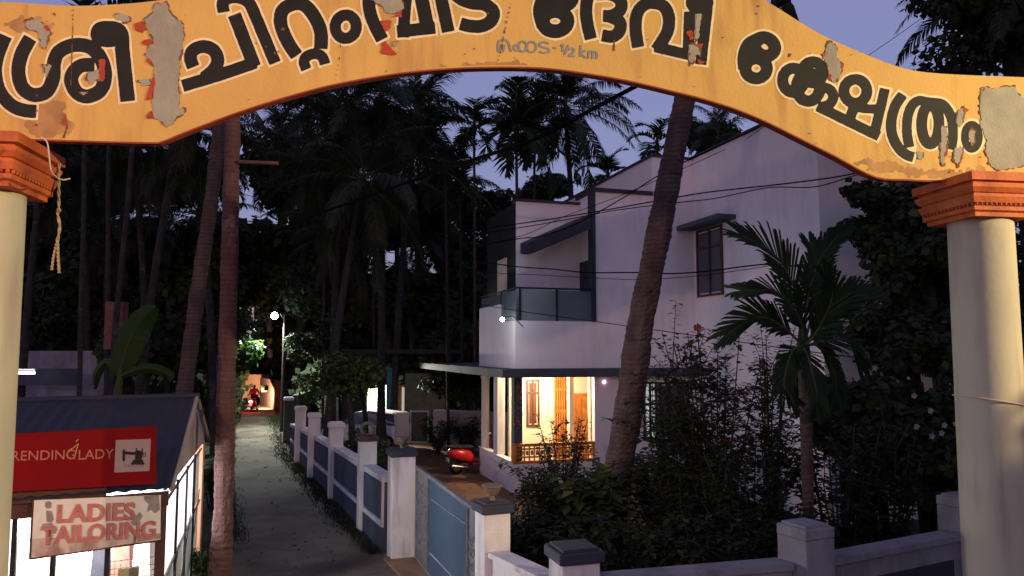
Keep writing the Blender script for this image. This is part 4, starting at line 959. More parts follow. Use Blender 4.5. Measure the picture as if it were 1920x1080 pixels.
# barred side: translucent sheet panels between steel bars
SHEET = mat('milky_sheet', (.62, .64, .62), .45, .15, 3, dirt=(.42, .42, .38), dscale=3, trans=.8)
for k in range(4):
    s0 = .1 + 5.3 * k / 4; s1 = .1 + 5.3 * (k + 1) / 4
    for z0, z1 in ((.25, 1.25), (1.29, 2.18)):
        if (k in (0, 1, 2) and z0 > 1): continue
        sbox('side_sheet', -.055, -.05, s0 + .04, s1 - .03, z0, z1, m=SHEET, parent=shop)
    sbox('side_bar', -.04, -.008, s0, s0 + .035, .0, 2.27, m=M_STEEL, parent=shop)
for z in (.22, 1.26, 2.2):
    sbox('side_rail', -.038, -.012, .05, 5.4, z, z + .025, m=M_STEEL, parent=shop)
mb = MB()
for k in range(3): s0 = .2 + 1.7 * k; mb.tube([SH(-.02, s0, .3 + .1 * k), SH(-.02, s0 + 1.6, 1.3 + .1 * k)], .008, 5)
obj('cross_wire', mb, M_STEEL, shop)
sbox('side_plinth', -.12, -.0, .05, 5.45, -.1, .2, m=M_WHITED, parent=shop)
# wooden door leaf left of the banner, brown
sbox('door_leaf', -1.85, -1.55, -.03, .02, .0, 2.2, m=mat('door_brown', (.20, .085, .05), .6, .2, 4), parent=shop)
# counter frame below the banner
for f in (-1.52, -1.15, -.62): sbox('window_mullion', f, f + .05, .0, .05, .1, 2.2, m=M_STEEL, parent=shop)
# tube light and lamp inside
tl = thing('tube_light', 'white fluorescent tube glowing inside the tailor shop', 'light', tuple(SH(-1.2, 2.6, 2.1)))
mb = MB(); mb.tube([SH(-1.8, 2.6, 2.08), SH(-.6, 2.6, 2.08)], .02, 10); obj('tube', mb, mat('tube_glow', (1, 1, 1), .4, 0, 1, emit=((.95, 1, .93), 14)), tl)
mb = MB(); sb(mb, -1.85, -.55, 2.58, 2.64, 2.12, 2.17); obj('fitting', mb, M_WHITE, tl)
plight('shop_light', SH(-1.2, 2.2, 1.95), (1, .98, .95), 560, .25)
plight('shop_light', SH(-.9, 4.4, 1.9), (.93, .97, 1), 260, .2)
# things in the shop: hanging garments, wire rack with a khaki cloth, sewing table
ROB = [((.55, .6, .7), 'pale blue'), ((.05, .05, .07), 'black'), ((.6, .15, .12), 'red'), ((.7, .68, .6), 'cream')]
for k, (c, nm) in enumerate(ROB):
    f = -1.45 + .27 * k; t = thing('hanging_garment', f'{nm} garment hanging on the rear rail inside the tailor shop', 'garment', tuple(SH(f, 3.0, 1.3)), 'garments hanging in the shop')
    mb = MB(); mb.hexa([SH(f - .13, 2.98, .6), SH(f + .13, 2.98, .6), SH(f + .13, 3.06, .6), SH(f - .13, 3.06, .6)], [SH(f - .08, 3.0, 1.5), SH(f + .08, 3.0, 1.5), SH(f + .08, 3.04, 1.5), SH(f - .08, 3.04, 1.5)])
    obj('cloth', mb, mat('cloth_' + nm.replace(' ', '_'), c, .9, .15, 8), t)
    mb = MB(); mb.tube([SH(f - .09, 3.02, 1.51), SH(f, 3.02, 1.58), SH(f + .09, 3.02, 1.51)], .006, 5); mb.tube([SH(f, 3.02, 1.58), SH(f, 3.02, 1.66)], .005, 5); obj('hanger', mb, M_STEEL, t)
rk = thing('wire_rack', 'white wire grid rack standing in the shop front below the banner', 'rack', tuple(SH(-.4, .3, 0)))
mb = MB()
for k in range(9): mb.tube([SH(-.62 + .06 * k, .3, .2), SH(-.62 + .06 * k, .3, 1.52)], .004, 4)
for k in range(22): mb.tube([SH(-.62, .3, .2 + .06 * k), SH(-.14, .3, .2 + .06 * k)], .004, 4)
obj('grid', mb, M_CHROME, rk)
mb = MB(); mb.tube([SH(-.64, .3, .1), SH(-.64, .3, 1.55), SH(-.12, .3, 1.55), SH(-.12, .3, .1)], .012, 6); obj('rack_frame', mb, M_STEEL, rk)
mb = MB(); sb(mb, -.52, -.3, .26, .29, 1.15, 1.46); tag(obj('folded_cloth', mb, mat('khaki_cloth', (.36, .33, .2), .9, .1, 6)), 'khaki cloth hung on the wire rack in the shop', 'cloth')

# ---- signboards
def text_mesh(s, m, p0, p1, pc_h, off, name, parent, bold=.0, label=None, squash=None):
    cu = bpy.data.curves.new('t', 'FONT'); cu.body = s; cu.size = 1; cu.offset = bold; cu.resolution_u = 3
    o = bpy.data.objects.new('t', cu); COL.objects.link(o); dg = bpy.context.evaluated_depsgraph_get(); dg.update()
    me = bpy.data.meshes.new_from_object(o.evaluated_get(dg)); bpy.data.objects.remove(o); bpy.data.curves.remove(cu)
    n = len(me.vertices); co = np.empty(n * 3); me.vertices.foreach_get('co', co); co = co.reshape(-1, 3)
    x0, x1, y0, y1 = co[:, 0].min(), co[:, 0].max(), co[:, 1].min(), co[:, 1].max()
    d = (p1 - p0); L = d.length
    nn = FN * off
    for i in range(n):
        u = (co[i, 0] - x0) / (x1 - x0); v = (co[i, 1] - y0) / (y1 - y0)
        me.vertices[i].co = p0 + d * u + Vector((0, 0, v * pc_h)) + nn
    me.materials.clear(); me.materials.append(m)
    return obj(name, me, m, parent, label=label)
sign = thing('sign_board', 'wide red shop signboard on the roof edge with lettering and sewing machine emblem', 'sign', tuple(fp(160, 860, .14)))
q = [fp(x, y, .16) for x, y in ((-40, 926), (293, 907), (293, 799), (-40, 818))]
mb = MB(); mb.prism(q, tuple(-FN * .05)); obj('board', mb, mat('sign_red', (.19, .005, .008), .9, .08, 2, dirt=(.14, .006, .01), dscale=2, spec=.08), sign)
MS1 = mat('sign_gold', (.40, .13, .085), .6, .2, 20)
text_mesh('TRENDING', MS1, fp(2, 865, .163), fp(141, 861, .163), .105, .002, 'lettering', sign, .005, 'worn gold capitals naming the shop')
text_mesh('LADY', MS1, fp(147, 862, .163), fp(213, 859, .163), .105, .002, 'lettering', sign, .005)
mb = MB()
for pts in ([(127, 846), (137, 840), (147, 832)], [(147, 832), (143, 845), (139, 860)], [(142, 828), (147, 824)]): mb.tube([fp(x, y, .166) for x, y in pts], .007, 5)
obj('needle_motif', mb, mat('sign_yellow', (.45, .22, .08), .6), sign)
mb = MB(); mb.prism([fp(x, y, .166) for x, y in ((214, 886), (280, 883), (283, 823), (217, 825))], tuple(FN * .002)); obj('emblem_plate', mb, mat('plate_pink', (.34, .22, .24), .6, .06, 6), sign)
# sewing machine silhouette
mb = MB(); Q = lambda *P: mb.prism([fp(x, y, .171) for x, y in P], tuple(FN * .001))
Q((230, 844), (234, 842), (235, 862), (232, 866), (230, 862)); Q((234, 846), (252, 848), (256, 844), (268, 846), (268, 852), (250, 853), (234, 852))
Q((254, 852.2), (267, 852.2), (266, 862), (253, 862)); Q((250, 862.2), (268, 862.2), (270, 868), (247, 868)); Q((246, 868.2), (271, 868.2), (271, 871), (246, 871)); Q((255, 840), (257, 840), (257, 844), (255, 844)); Q((266, 840), (268, 840), (268, 845.6), (266, 845.6))
for k in range(10):
    a0, a1 = 2 * math.pi * k / 10, 2 * math.pi * (k + 1) / 10; c = (270.5, 852.5)
    Q((c[0] + 3.4 * math.cos(a0), c[1] + 4.2 * math.sin(a0)), (c[0] + 3.4 * math.cos(a1), c[1] + 4.2 * math.sin(a1)), (c[0] + 2.2 * math.cos(a1), c[1] + 3 * math.sin(a1)), (c[0] + 2.2 * math.cos(a0), c[1] + 3 * math.sin(a0)))
obj('emblem', mb, M_INK, sign)
text_mesh('TAILOR', mat('grey_ink', (.2, .13, .14), .7), fp(231, 876, .17), fp(270, 875, .17), .028, .001, 'small_print', sign)
ban = thing('banner', 'white printed shop banner lettered in faded red under the roof beam', 'banner', tuple(fp(180, 990, .1)))
mb = MB(); BQ = ((56, 1048), (303, 1013), (304, 926), (62, 936)); mb.prism([fp(x, y, .10) for x, y in BQ], tuple(-FN * .008))
obj('sheet', mb, mat('banner_vinyl', (.74, .68, .66), .5, .06, 2, dirt=(.55, .42, .39), dscale=1.6, dlo=.5, dhi=.8), ban)
mb = MB()
cc = [fp(x, y, .10) for x, y in BQ]
for i in range(4): mb.tube([cc[i], cc[(i + 1) % 4]], .011, 6)
obj('banner_frame', mb, M_WOOD, ban)
MR = mat('faded_red', (.50, .16, .14), .6, .2, 12)
text_mesh('LADIES', MR, fp(107, 981, .102), fp(254, 975, .102), .205, .012, 'lettering', ban, .035, 'faded red capitals of the upper line')
text_mesh('TAILORING', MR, fp(76, 1022, .102), fp(292, 1008, .102), .20, .012, 'lettering', ban, .035)
MFG = mat('print_grey', (.26, .22, .22), .6, .25, 10)
mb = MB(); Q = lambda *P: mb.prism([fp(x, y, .1065) for x, y in P], tuple(FN * .0008))
Q((85, 942), (92, 939), (97, 943), (96, 952), (90, 954), (85, 950)); Q((87, 957), (97, 958), (101, 974), (96, 980), (88, 978)); Q((80, 982), (96, 980), (108, 992), (104, 1000), (92, 1003), (79, 990)); Q((90, 1003), (100, 1003), (93, 1022), (87, 1022))
obj('printed_figure', mb, MFG, ban)
mb = MB(); Q((270, 930), (298, 928), (300, 955), (292, 962), (283, 955), (276, 960), (280, 945), (272, 938)); Q((262, 960), (268, 967), (258, 982), (252, 986), (245, 979)); obj('printed_figure', mb, MFG, ban)
mb = MB(); Q((250, 1005), (255, 1003), (255, 1020), (250, 1018)); obj('printed_figure', mb, MFG, ban)
mb = MB(); Q((62, 1010), (300, 1000), (303, 1009), (120, 1040), (60, 1044)); 
obj('printed_band', mb, mat('print_brown', (.30, .18, .16), .6, .3, 5, dirt=(.60, .48, .44), dscale=4, dlo=.45, dhi=.6), ban)

# ================================================================ LANE END, FAR WALLS, FAR HOUSES
def wall(name, label, A, B, h, th, m, capm=None, cat='wall', z0=-.1, group=None, h2=None):
    A, B = Vector((*A, 0)), Vector((*B, 0)); d = (B - A).normalized(); n = Vector((-d.y, d.x, 0)) * th / 2; h2 = h if h2 is None else h2
    t = thing(name, label, cat, tuple((A + B) / 2), group)
    mb = MB(); Z = lambda z: Vector((0, 0, z))
    mb.hexa([A - n + Z(z0), B - n + Z(z0), B + n + Z(z0), A + n + Z(z0)], [A - n + Z(h), B - n + Z(h2), B + n + Z(h2), A + n + Z(h)]); obj('masonry', mb, m, t)
    if capm:
        n2 = n * 1.35; mb = MB(); mb.hexa([A - n2 + Z(h), B - n2 + Z(h2), B + n2 + Z(h2), A + n2 + Z(h)], [A - n2 + Z(h + .06), B - n2 + Z(h2 + .06), B + n2 + Z(h2 + .06), A + n2 + Z(h + .06)]); obj('coping', mb, capm, t)
    return t
M_SALM = mat('salmon_wall2', (.62, .38, .26), .9, .1, 1, dirt=(.4, .24, .17), dscale=1)
a = at_y(440, 700, 60); b = at_y(508, 700, 60); wall('end_wall', 'salmon wall closing the lane, lit by the scooter headlight', (a.x - 6, 60), (b.x, 60), 2.15, .2, M_SALM, M_SALM)
b2 = at_y(530, 700, 54); wall('end_wall', 'reddish wall stub right of the lane end', (b.x + .3, 57), (b2.x + 1.5, 50), 2.0, .25, mat('dull_red_wall', (.08, .045, .04), .9, .2, 2), M_BARK)
a = rd(520, 790); b = rd(533, 812); wall('stone_wall', 'dark mossy stone wall on the right side of the lane', (a[0] + .9, 52), (rd(553, 815)[0], rd(553, 815)[1]), 1.9, .35, M_STONE, None)
for px, Y, h, lb in ((541, 34, 1.95, 'mossy stone gate pillar with pale top at the right edge of the lane'),):
    p = at_y(px, 760, Y); post(p.x, Y, h, .38, M_WHITED, M_STONE, lb, None, name='stone_pillar', cat='pillar', capk=.95)
# far boundary wall with blue band, on the left behind the trunks
a = at_y(20, 680, 30); b = at_y(200, 680, 30)
wall('far_wall', 'pale far boundary wall with a navy base band behind the thin trunks at left', (a.x - 8, 30), (b.x - 1.5, 33), 4.05, .2, mat('pale_lilac', (.30, .27, .33), .9, .2, 1.5, dirt=(.12, .10, .13), dscale=1.2), None)
mb = MB(); a2 = at_y(10, 688, 29.6); b2 = at_y(150, 688, 29.6); mb.hexa([Vector((a2.x - 6, 29.5, 2.7)), Vector((b2.x, 29.5, 2.7)), Vector((b2.x, 29.8, 2.7)), Vector((a2.x - 6, 29.8, 2.7))], [Vector((a2.x - 6, 29.5, 3.35)), Vector((b2.x, 29.5, 3.35)), Vector((b2.x, 29.8, 3.35)), Vector((a2.x - 6, 29.8, 3.35))])
tag(obj('awning', mb, M_NAVY), 'navy blue awning strip across the pale wall at far left', 'awning')
p = at_y(50, 699, 28.5); t = thing('tube_light', 'short white tube light glowing by the left arch pillar', 'light', tuple(p))
mb = MB(); mb.tube([at_y(20, 699, 28.5), at_y(65, 699, 28.5)], .045, 8); obj('tube', mb, mat('tube_glow2', (1, 1, 1), .4, 0, 1, emit=((.9, .85, 1), 9)), t)
mb = MB(); mb.box(tuple(at_y(42, 697, 28.6) + Vector((0, 0, .08))), (1.0, .08, .06)); obj('fitting', mb, M_WHITE, t)
# house behind the compound: lit doorway, blue lit pillar, pink wall
fh = thing('far_house', 'low house behind the yard with a brightly lit opening and a bluish pillar', 'house', tuple(at_y(715, 760, 36)))
def fbox(name, px0, px1, py0, py1, Y, th, m, parent, label=None):
    a = at_y(px0, py1, Y); b = at_y(px1, py0, Y); mb = MB(); mb.box(((a.x + b.x) / 2, Y + th / 2, (a.z + b.z) / 2), (b.x - a.x, th, b.z - a.z)); return obj(name, mb, m, parent, label=label)
M_LITW = mat('lit_opening', (.8, .8, .6), .5, 0, 1, emit=((1, 1, .74), 2.6))
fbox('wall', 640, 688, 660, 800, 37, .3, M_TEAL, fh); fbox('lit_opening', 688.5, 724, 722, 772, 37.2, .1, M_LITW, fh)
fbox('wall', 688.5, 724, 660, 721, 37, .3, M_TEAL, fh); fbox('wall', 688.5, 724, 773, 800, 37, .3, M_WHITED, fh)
fbox('pillar', 725, 739, 690, 830, 36.2, .4, mat('blue_pillar', (.04, .12, .18), .7), fh)
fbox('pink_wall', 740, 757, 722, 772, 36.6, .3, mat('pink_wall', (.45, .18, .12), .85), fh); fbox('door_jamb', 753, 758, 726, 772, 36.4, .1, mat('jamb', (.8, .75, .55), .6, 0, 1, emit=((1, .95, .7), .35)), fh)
fbox('wall', 759, 835, 700, 780, 37.5, .3, mat('dim_wall', (.14, .12, .085), .9, .2), fh)
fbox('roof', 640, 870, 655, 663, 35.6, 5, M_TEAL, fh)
p = at_y(752, 800, 31); post(p.x, 31, 4 - (772 - 660) / F * 31, .55, M_PINKW, M_PINKW, 'short pinkish gate pier in front of the far house', None, name='gate_pier', cat='pier', capk=.9)
fl_ = thing('wall_lamp', 'bright bulb by the lit opening of the far house', 'lamp', tuple(at_y(707, 716, 36.6)))
mb = MB(); mb.ball(at_y(707, 716, 36.6), .07, 10, 7); obj('bulb', mb, M_LAMPW, fl_)
mb = MB(); mb.box(tuple(at_y(707, 711, 36.8)), (.2, .3, .05)); obj('bracket', mb, M_STEEL, fl_)
fl0 = at_y(707, 722, 36.0); plight('far_house_light', fl0, (1, .93, .74), 2300, .12, 'SPOT', 58, (Vector(H(-1.5, 1, .4)) - fl0).to_track_quat('-Z', 'Y').to_euler(), blend=.5)
# dull steel gate between pier and wall
a = at_y(770, 770, 31); b = at_y(803, 770, 31); t = thing('steel_gate', 'small dark sheet gate with a pale right stile beside the far wall', 'gate', tuple((a + b) / 2))
mb = MB(); mb.box(((a.x + b.x) / 2, 31, .95), (b.x - a.x - .08, .03, 1.2)); obj('sheet', mb, mat('dark_gate', (.07, .07, .05), .5), t)
for x in (a.x, b.x): mb = MB(); mb.box((x, 31, .95), (.05, .05, 1.3)); obj('stile', mb, M_WHITED, t)
for z in (.33, 1.57): mb = MB(); mb.box(((a.x + b.x) / 2, 31, z), (b.x - a.x - .06, .04, .05)); obj('rail', mb, M_WHITED, t)
a = at_y(812, 770, 31); b = at_y(905, 770, 30); wall('far_wall', 'dim mauve boundary wall behind the red scooter', (a.x, 31.5), (b.x + 2.5, 29.5), 1.6, .2, mat('dim_mauve', (.42, .33, .36), .9, .12, 1.5, dirt=(.2, .17, .17), dscale=1.5))

# ================================================================ PALMS AND TREES
def frond_mesh(name, L, e0, e1, n, ll, lw, droop, seed, m=M_FROND, vee=.5, tipfrac=.35, m2=M_RACHIS, stalk=.12, rach=.028):
    r = random.Random(seed); mb = MB(); pts = []; p = Vector((0, 0, 0)); K = 22; dirs = []
    for i in range(K + 1):
        t = i / K; e = e0 + (e1 - e0) * t ** 1.3; d = Vector((math.cos(e), .06 * math.sin(3 * t + seed), math.sin(e))).normalized()
        pts.append(p.copy()); dirs.append(d); p = p + d * (L / K)
    mb.tube(pts, [rach * (1 - .85 * i / K) for i in range(K + 1)], 5)
    nf = len(mb.f)
    for i in range(n):
        t = stalk + (1 - stalk) * (i + .5) / n
        k = min(K - 1, int(t * K)); q = t * K - k; P = pts[k].lerp(pts[k + 1], q); D = dirs[k].lerp(dirs[k + 1], q).normalized()
        side = D.cross(Vector((0, 0, 1))); side = side.normalized() if side.length > .05 else Vector((0, 1, 0)); up = side.cross(D).normalized()
        w_ = math.sin(math.pi * min(1, (t * .82 + .18))) ** .6; Ln = ll * max(tipfrac, w_) * r.uniform(.85, 1.1)
        for sg in (-1, 1):
            if r.random() < .05: continue
            fw = r.uniform(.45, .75) + .5 * t
            dr = (side * sg + D * fw + up * (vee + r.uniform(-.18, .18))).normalized(); W = lw * r.uniform(.8, 1.2); wv = D * W - dr * (D * W).dot(dr)
            wv = wv.normalized() * W if wv.length > 1e-4 else D * W
            m1 = P + dr * Ln * .45; dd = (dr + Vector((0, 0, -droop * r.uniform(.7, 1.4)))).normalized(); e_ = m1 + dd * Ln * .6
            mb.add([P - wv * .35, P + wv * .35, m1 + wv * .5, m1 - wv * .5, e_], [(0, 1, 2, 3), (3, 2, 4)])
    me = mb.mesh(name, [m2, m])
    idx = [0] * nf + [1] * (len(mb.f) - nf); me.polygons.foreach_set('material_index', idx); return me
ELEV = [1.35, .95, .55, .15, -.35, -.95]
COCO = [frond_mesh('coconut_frond', 4.3, e, e - 1.25 + (.35 if e < 0 else 0), 62, .95, .06, .9 if e > 0 else 1.3, 10 + i, vee=.05) for i, e in enumerate(ELEV)]
AREC = [frond_mesh('areca_frond', 1.7, e, e - 1.5, 24, .62, .075, .25, 30 + i, m=M_FRONDL, vee=.35, stalk=.1) for i, e in enumerate([1.35, .95, .5, 0.0, -.4])]
def trunk_mesh(pts, r0, r1, n=12, ringstep=.13, amp=.05, seed=0, flare=.0):
    r = random.Random(seed); P = smooth_path(pts, 6); L = sum((P[i + 1] - P[i]).length for i in range(len(P) - 1)); K = max(8, int(L / ringstep * 2)); P = resample(P, K)
    rs = []
    for i in range(K):
        t = i / (K - 1); rr = r0 + (r1 - r0) * t; rr *= 1 + (amp if i % 2 else -amp * .4) + r.uniform(-.025, .025) + .035 * math.sin(i * .37 + seed) + .02 * math.sin(i * .91); rr *= 1 + flare * max(0, 1 - t * 9); rs.append(rr)
    mb = MB(); mb.tube(P, rs, n)
    if n >= 14:      # uneven, scarred surface: push single vertices in and out
        for i in range(K):
            c = P[i]
            for k in range(n):
                v = Vector(mb.v[i * n + k]); f = 1 + r.gauss(0, .022) + .03 * math.sin(k * 1.7 + i * .13 + seed) - (.10 if r.random() < .012 else 0); mb.v[i * n + k] = tuple(c + (v - c) * f)
    return mb
def palm(kind, px, py, Y, sc, label, lean=(0, 0), nf=None, group='palms of the grove', name=None, m=None, seed=0, r0=None, bark=None):
    top = at_y(px, py, Y); r = random.Random(seed + int(px * 7 + py)); base = Vector((top.x + lean[0], Y + lean[1], 0))
    t = thing(name or kind + '_palm', label, 'palm tree', tuple(base), group)
    mid = base.lerp(top, .5) + Vector((lean[0] * .12, 0, 0))
    if kind == 'coconut': tm = trunk_mesh([base, mid, top], .17 * sc, .11 * sc, seed=seed, flare=.5); obj('trunk', tm, bark or M_BARKG, t, smooth=False)
    else: tm = trunk_mesh([base, mid, top - Vector((0, 0, .5 * sc))], .075, .055, 8, .2, .03, seed); obj('trunk', tm, bark or M_BARKG, t)
    n = nf or (22 if kind == 'coconut' else 9); protos = COCO if kind == 'coconut' else AREC
    for i in range(n):
        f = bpy.data.objects.new('frond', protos[min(len(protos) - 1, int(i / n * len(protos)))]); COL.objects.link(f); f.parent = t
        f.location = top - base + Vector((0, 0, -.25 * sc * i / n)); f.rotation_euler = (r.uniform(-.15, .15), r.uniform(-.12, .12), i * 2.39996 + r.uniform(-.25, .25)); f.scale = [sc * r.uniform(.85, 1.1)] * 3
    if kind == 'areca':
        mb = MB(); mb.tube([top - Vector((0, 0, .6 * sc)), top - Vector((0, 0, .3 * sc)), top + Vector((0, 0, .1 * sc))], [.06, .10 * sc, .05], 8); obj('crownshaft', mb, M_FRONDL, t)
        if r.random() < .7:
            mb = MB()
            for k in range(26): mb.ball(top + Vector((r.gauss(0, .11), r.gauss(0, .11), -.75 * sc + r.gauss(0, .14))), .04, 5, 4)
            obj('nut_cluster', mb, M_RACHIS, t, kind='stuff')
    else:
        for k in range(7):
            a = k * .9; mb = MB(); mb.ball(top + Vector((.24 * math.cos(a), .24 * math.sin(a), -.35 - .08 * (k % 2))) * 1, .12 * sc, 8, 6); obj('coconut', mb, M_RACHIS, t)
    return t
# silhouettes against the sky
palm('coconut', 1060, 196, 44, 1.25, 'tall coconut palm whose full crown stands against the sky left of the leaning trunk', (.8, 0), 34, seed=3)
palm('areca', 889, 232, 33, 1.12, 'slender areca palm standing alone against the violet sky', (.1, 0), 10, seed=4, bark=M_BARK)
palm('areca', 968, 236, 30, 1.25, 'areca palm with nuts left of the tall coconut crown', (.1, 0), 16, seed=5)
palm('areca', 1003, 230, 32, 1.3, 'areca palm pressed against the tall coconut crown', (-.2, 0), 16, seed=6)
palm('areca', 1232, 262, 34, 1.0, 'areca palm top peeping over the roof beside the leaning trunk', (0, 0), 9, seed=8)
palm('areca', 1140, 322, 40, 1.1, 'low areca palm behind the sloping roof edge', (0, 0), 9, seed=9)
CO = [(780, 215, 36, 1.12), (715, 175, 30, 1.0), (640, 240, 34, 1.05), (575, 200, 46, 1.4), (590, 330, 40, 1.0), (740, 330, 42, 1.0), (830, 355, 46, 1.0), (520, 270, 66, 1.7), (350, 170, 27, .95), (680, 330, 27, .9), (360, 240, 30, 1.0), (250, 260, 34, 1.0), (150, 300, 37, 1.0), (90, 220, 30, 1.0), (300, 400, 42, 1.0), (200, 420, 40, 1.0), (375, 400, 44, 1.0), (585, 440, 50, 1.0), (650, 450, 38, .9), (780, 455, 44, .95), (20, 330, 36, 1), (1345, 262, 38, .8), ]
POS = ['at the top of the grove just left of the lone areca palm', 'high above the middle of the grove under the arch', 'with brownish hanging fronds at the centre left of the grove', 'under the left shoulder of the arch', 'behind the street lamp glow', 'in the middle of the grove above the lit far house', 'left of the house balcony at mid height', 'right of the straight reddish trunk', 'crown touching the arch right of the reddish trunk', 'low crowned, in the centre of the grove', 'above the leaning trunk on the left', 'over the banana leaf', 'behind the thin pale trunks', 'beside the left arch capital', 'deep in the grove behind the banana leaf', 'deep in the grove behind the thin trunks', 'deep behind the leaning trunk', 'behind the street lamp pole', 'low crown over the dark shrubs', 'low crown left of the balcony', 'nearest the left arch pillar', 'behind the roof of the wing, right of the leaning trunk']
for i, ((px, py, Y, sc), ps) in enumerate(zip(CO, POS)):
    palm('coconut', px, py, Y, sc, 'dark coconut palm ' + ps, (random.uniform(-1.5, 1.5), random.uniform(-.5, .5)), 20, seed=40 + i)
AR = [(835, 312, 30), (862, 345, 34), (700, 280, 38), (610, 200, 36), (420, 330, 36)]
for i, ((px, py, Y), ps) in enumerate(zip(AR, ['with stiff leaves just left of the lone areca palm', 'directly below the lone areca palm', 'in the centre of the grove', 'under the arch left of centre', 'between the two left trunks'])):
    palm('areca', px, py, Y, 1.1, 'dark areca palm ' + ps, (.2, 0), 9, seed=80 + i)

# big individual trunks near the viewer
def near_palm(label, pts, r0, r1, bark, crown=True, amp=.045, seed=0, sc=1.0, n=20, step=.13):
    t = thing('coconut_palm', label, 'palm tree', (pts[0].x, pts[0].y, 0)); obj('trunk', trunk_mesh(pts, r0, r1, 24, step, amp, seed, .35), bark, t)
    if crown:
        top = pts[-1]; r = random.Random(seed)
        for i in range(n):
            f = bpy.data.objects.new('frond', COCO[min(5, int(i / n * 6))]); COL.objects.link(f); f.parent = t
            f.location = top - Vector((pts[0].x, pts[0].y, 0)); f.rotation_euler = (0, 0, i * 2.4 + seed); f.scale = [sc] * 3
    return t
near_palm('straight reddish palm trunk rising from beside the shop to the arch', [Vector((at_y(408, 1080, 12.3).x, 12.3, -.2)), at_y(417, 1000, 12.3), at_y(425, 700, 12.4), at_y(431, 450, 12.4), at_y(437, 200, 12.5), at_y(441, -60, 12.6), at_y(446, -300, 12.8)], .16, .10, M_BARKR, sc=1, seed=1, amp=.03)
near_palm('palm trunk leaning right behind the dark blue shop roof', [Vector((at_y(318, 971, 18).x, 18, -.2)), at_y(345, 745, 18), at_y(372, 540, 18), at_y(397, 370, 18), at_y(415, 200, 18), at_y(425, 20, 18), at_y(430, -160, 18)], .20, .13, M_BARK2, seed=2, amp=.03)
near_palm('thick palm trunk leaning across the white house in front of its porch', [Vector((at_y(1138, 1060, 13.8).x, 13.8, -.2)), at_y(1150, 960, 13.8), at_y(1163, 860, 13.8), at_y(1183, 740, 13.8), at_y(1199, 620, 13.8), at_y(1222, 500, 13.8), at_y(1248, 370, 13.8), at_y(1271, 250, 13.8), at_y(1290, 150, 13.8), at_y(1312, 0, 13.8), at_y(1340, -260, 13.8)], .285, .155, M_BARK, seed=3, amp=.02)
for (pts, Y, r_, lb) in (([(148, 800), (150, 690), (152, 560), (157, 420), (160, 260)], 22, .075, 'thin pale blotched trunk nearest the left arch pillar'), ([(200, 800), (201, 640), (203, 480), (205, 260)], 26, .09, 'slim trunk, middle one of the three at left'), ([(206, 800), (213, 660), (228, 500), (240, 380), (252, 230)], 25, .10, 'slim trunk leaning right, rightmost of the three at left')):
    t = thing('areca_palm', lb, 'palm tree', tuple(Vector((at_y(*pts[0], Y).x, Y, 0)))); P = [at_y(x, y, Y) for x, y in pts]; P[0].z = -.1; P.append(P[-1] + Vector((0.2, 0, 3)))
    obj('trunk', trunk_mesh(P, r_, r_ * .8, 10, .3, .03, 3), M_BARKG, t)
    for i in range(9):
        f = bpy.data.objects.new('frond', AREC[min(4, i * 5 // 9)]); COL.objects.link(f); f.parent = t; f.location = P[-1] - Vector(t.location); f.rotation_euler = (0, 0, i * 2.4); f.scale = [1.2] * 3
# short crosspiece fixed on the reddish trunk
p, q = at_y(447, 303, 12.35), at_y(521, 306, 12.35); mb = MB(); mb.tube([p, q], .032, 8)
tag(obj('crosspiece', mb, M_BARK), 'short wooden crosspiece nailed high on the straight reddish trunk', 'beam')
mb = MB(); a, b = at_y(190, 565, 25.5), at_y(228, 655, 25.5); mb.box(((a.x + b.x) / 2, 25.8, (a.z + b.z) / 2), (.62, .35, a.z - b.z)); 
tag(obj('laterite_stack', mb, mat('laterite', (.20, .08, .06), .95, .3, 5, .5, 20)), 'reddish laterite pier behind the slim leaning trunk at left', 'pier')

# ---- broadleaf trees
def leaf_cloud(r, lumps, n, size, asp=.42):
    mb = MB(); tot = sum(l[3] ** 2 for l in lumps)
    for (x, y, z, R_, fl) in lumps:
        k = int(n * R_ ** 2 / tot)
        for _ in range(k):
            d = Vector((r.gauss(0, 1), r.gauss(0, 1), r.gauss(0, 1))).normalized(); q = R_ * r.uniform(.45, 1.0) ** .6 * r.uniform(.85, 1.12)
            p = Vector((x + d.x * q, y + d.y * q, z + d.z * q * fl)); a = Vector((r.gauss(0, 1), r.gauss(0, 1), r.gauss(0, .6) - .4)).normalized(); s = size * r.uniform(.6, 1.3); b = a.cross(d + Vector((.01, .02, .3))).normalized() * s * asp
            mb.add([p, p + a * s * .5 + b, p + a * s, p + a * s * .5 - b], [(0, 1, 2, 3)])
    return mb
def lumps_for(r, R_, H_, k):
    L = [(0, 0, 0, R_ * .6, .8)]
    for i in range(k):
        a = r.uniform(0, 6.28); q = R_ * r.uniform(.35, .85); L.append((q * math.cos(a), q * math.sin(a), r.uniform(-.5, .5) * H_, R_ * r.uniform(.22, .45), r.uniform(.55, .9)))
    return L
CROWNS = {}
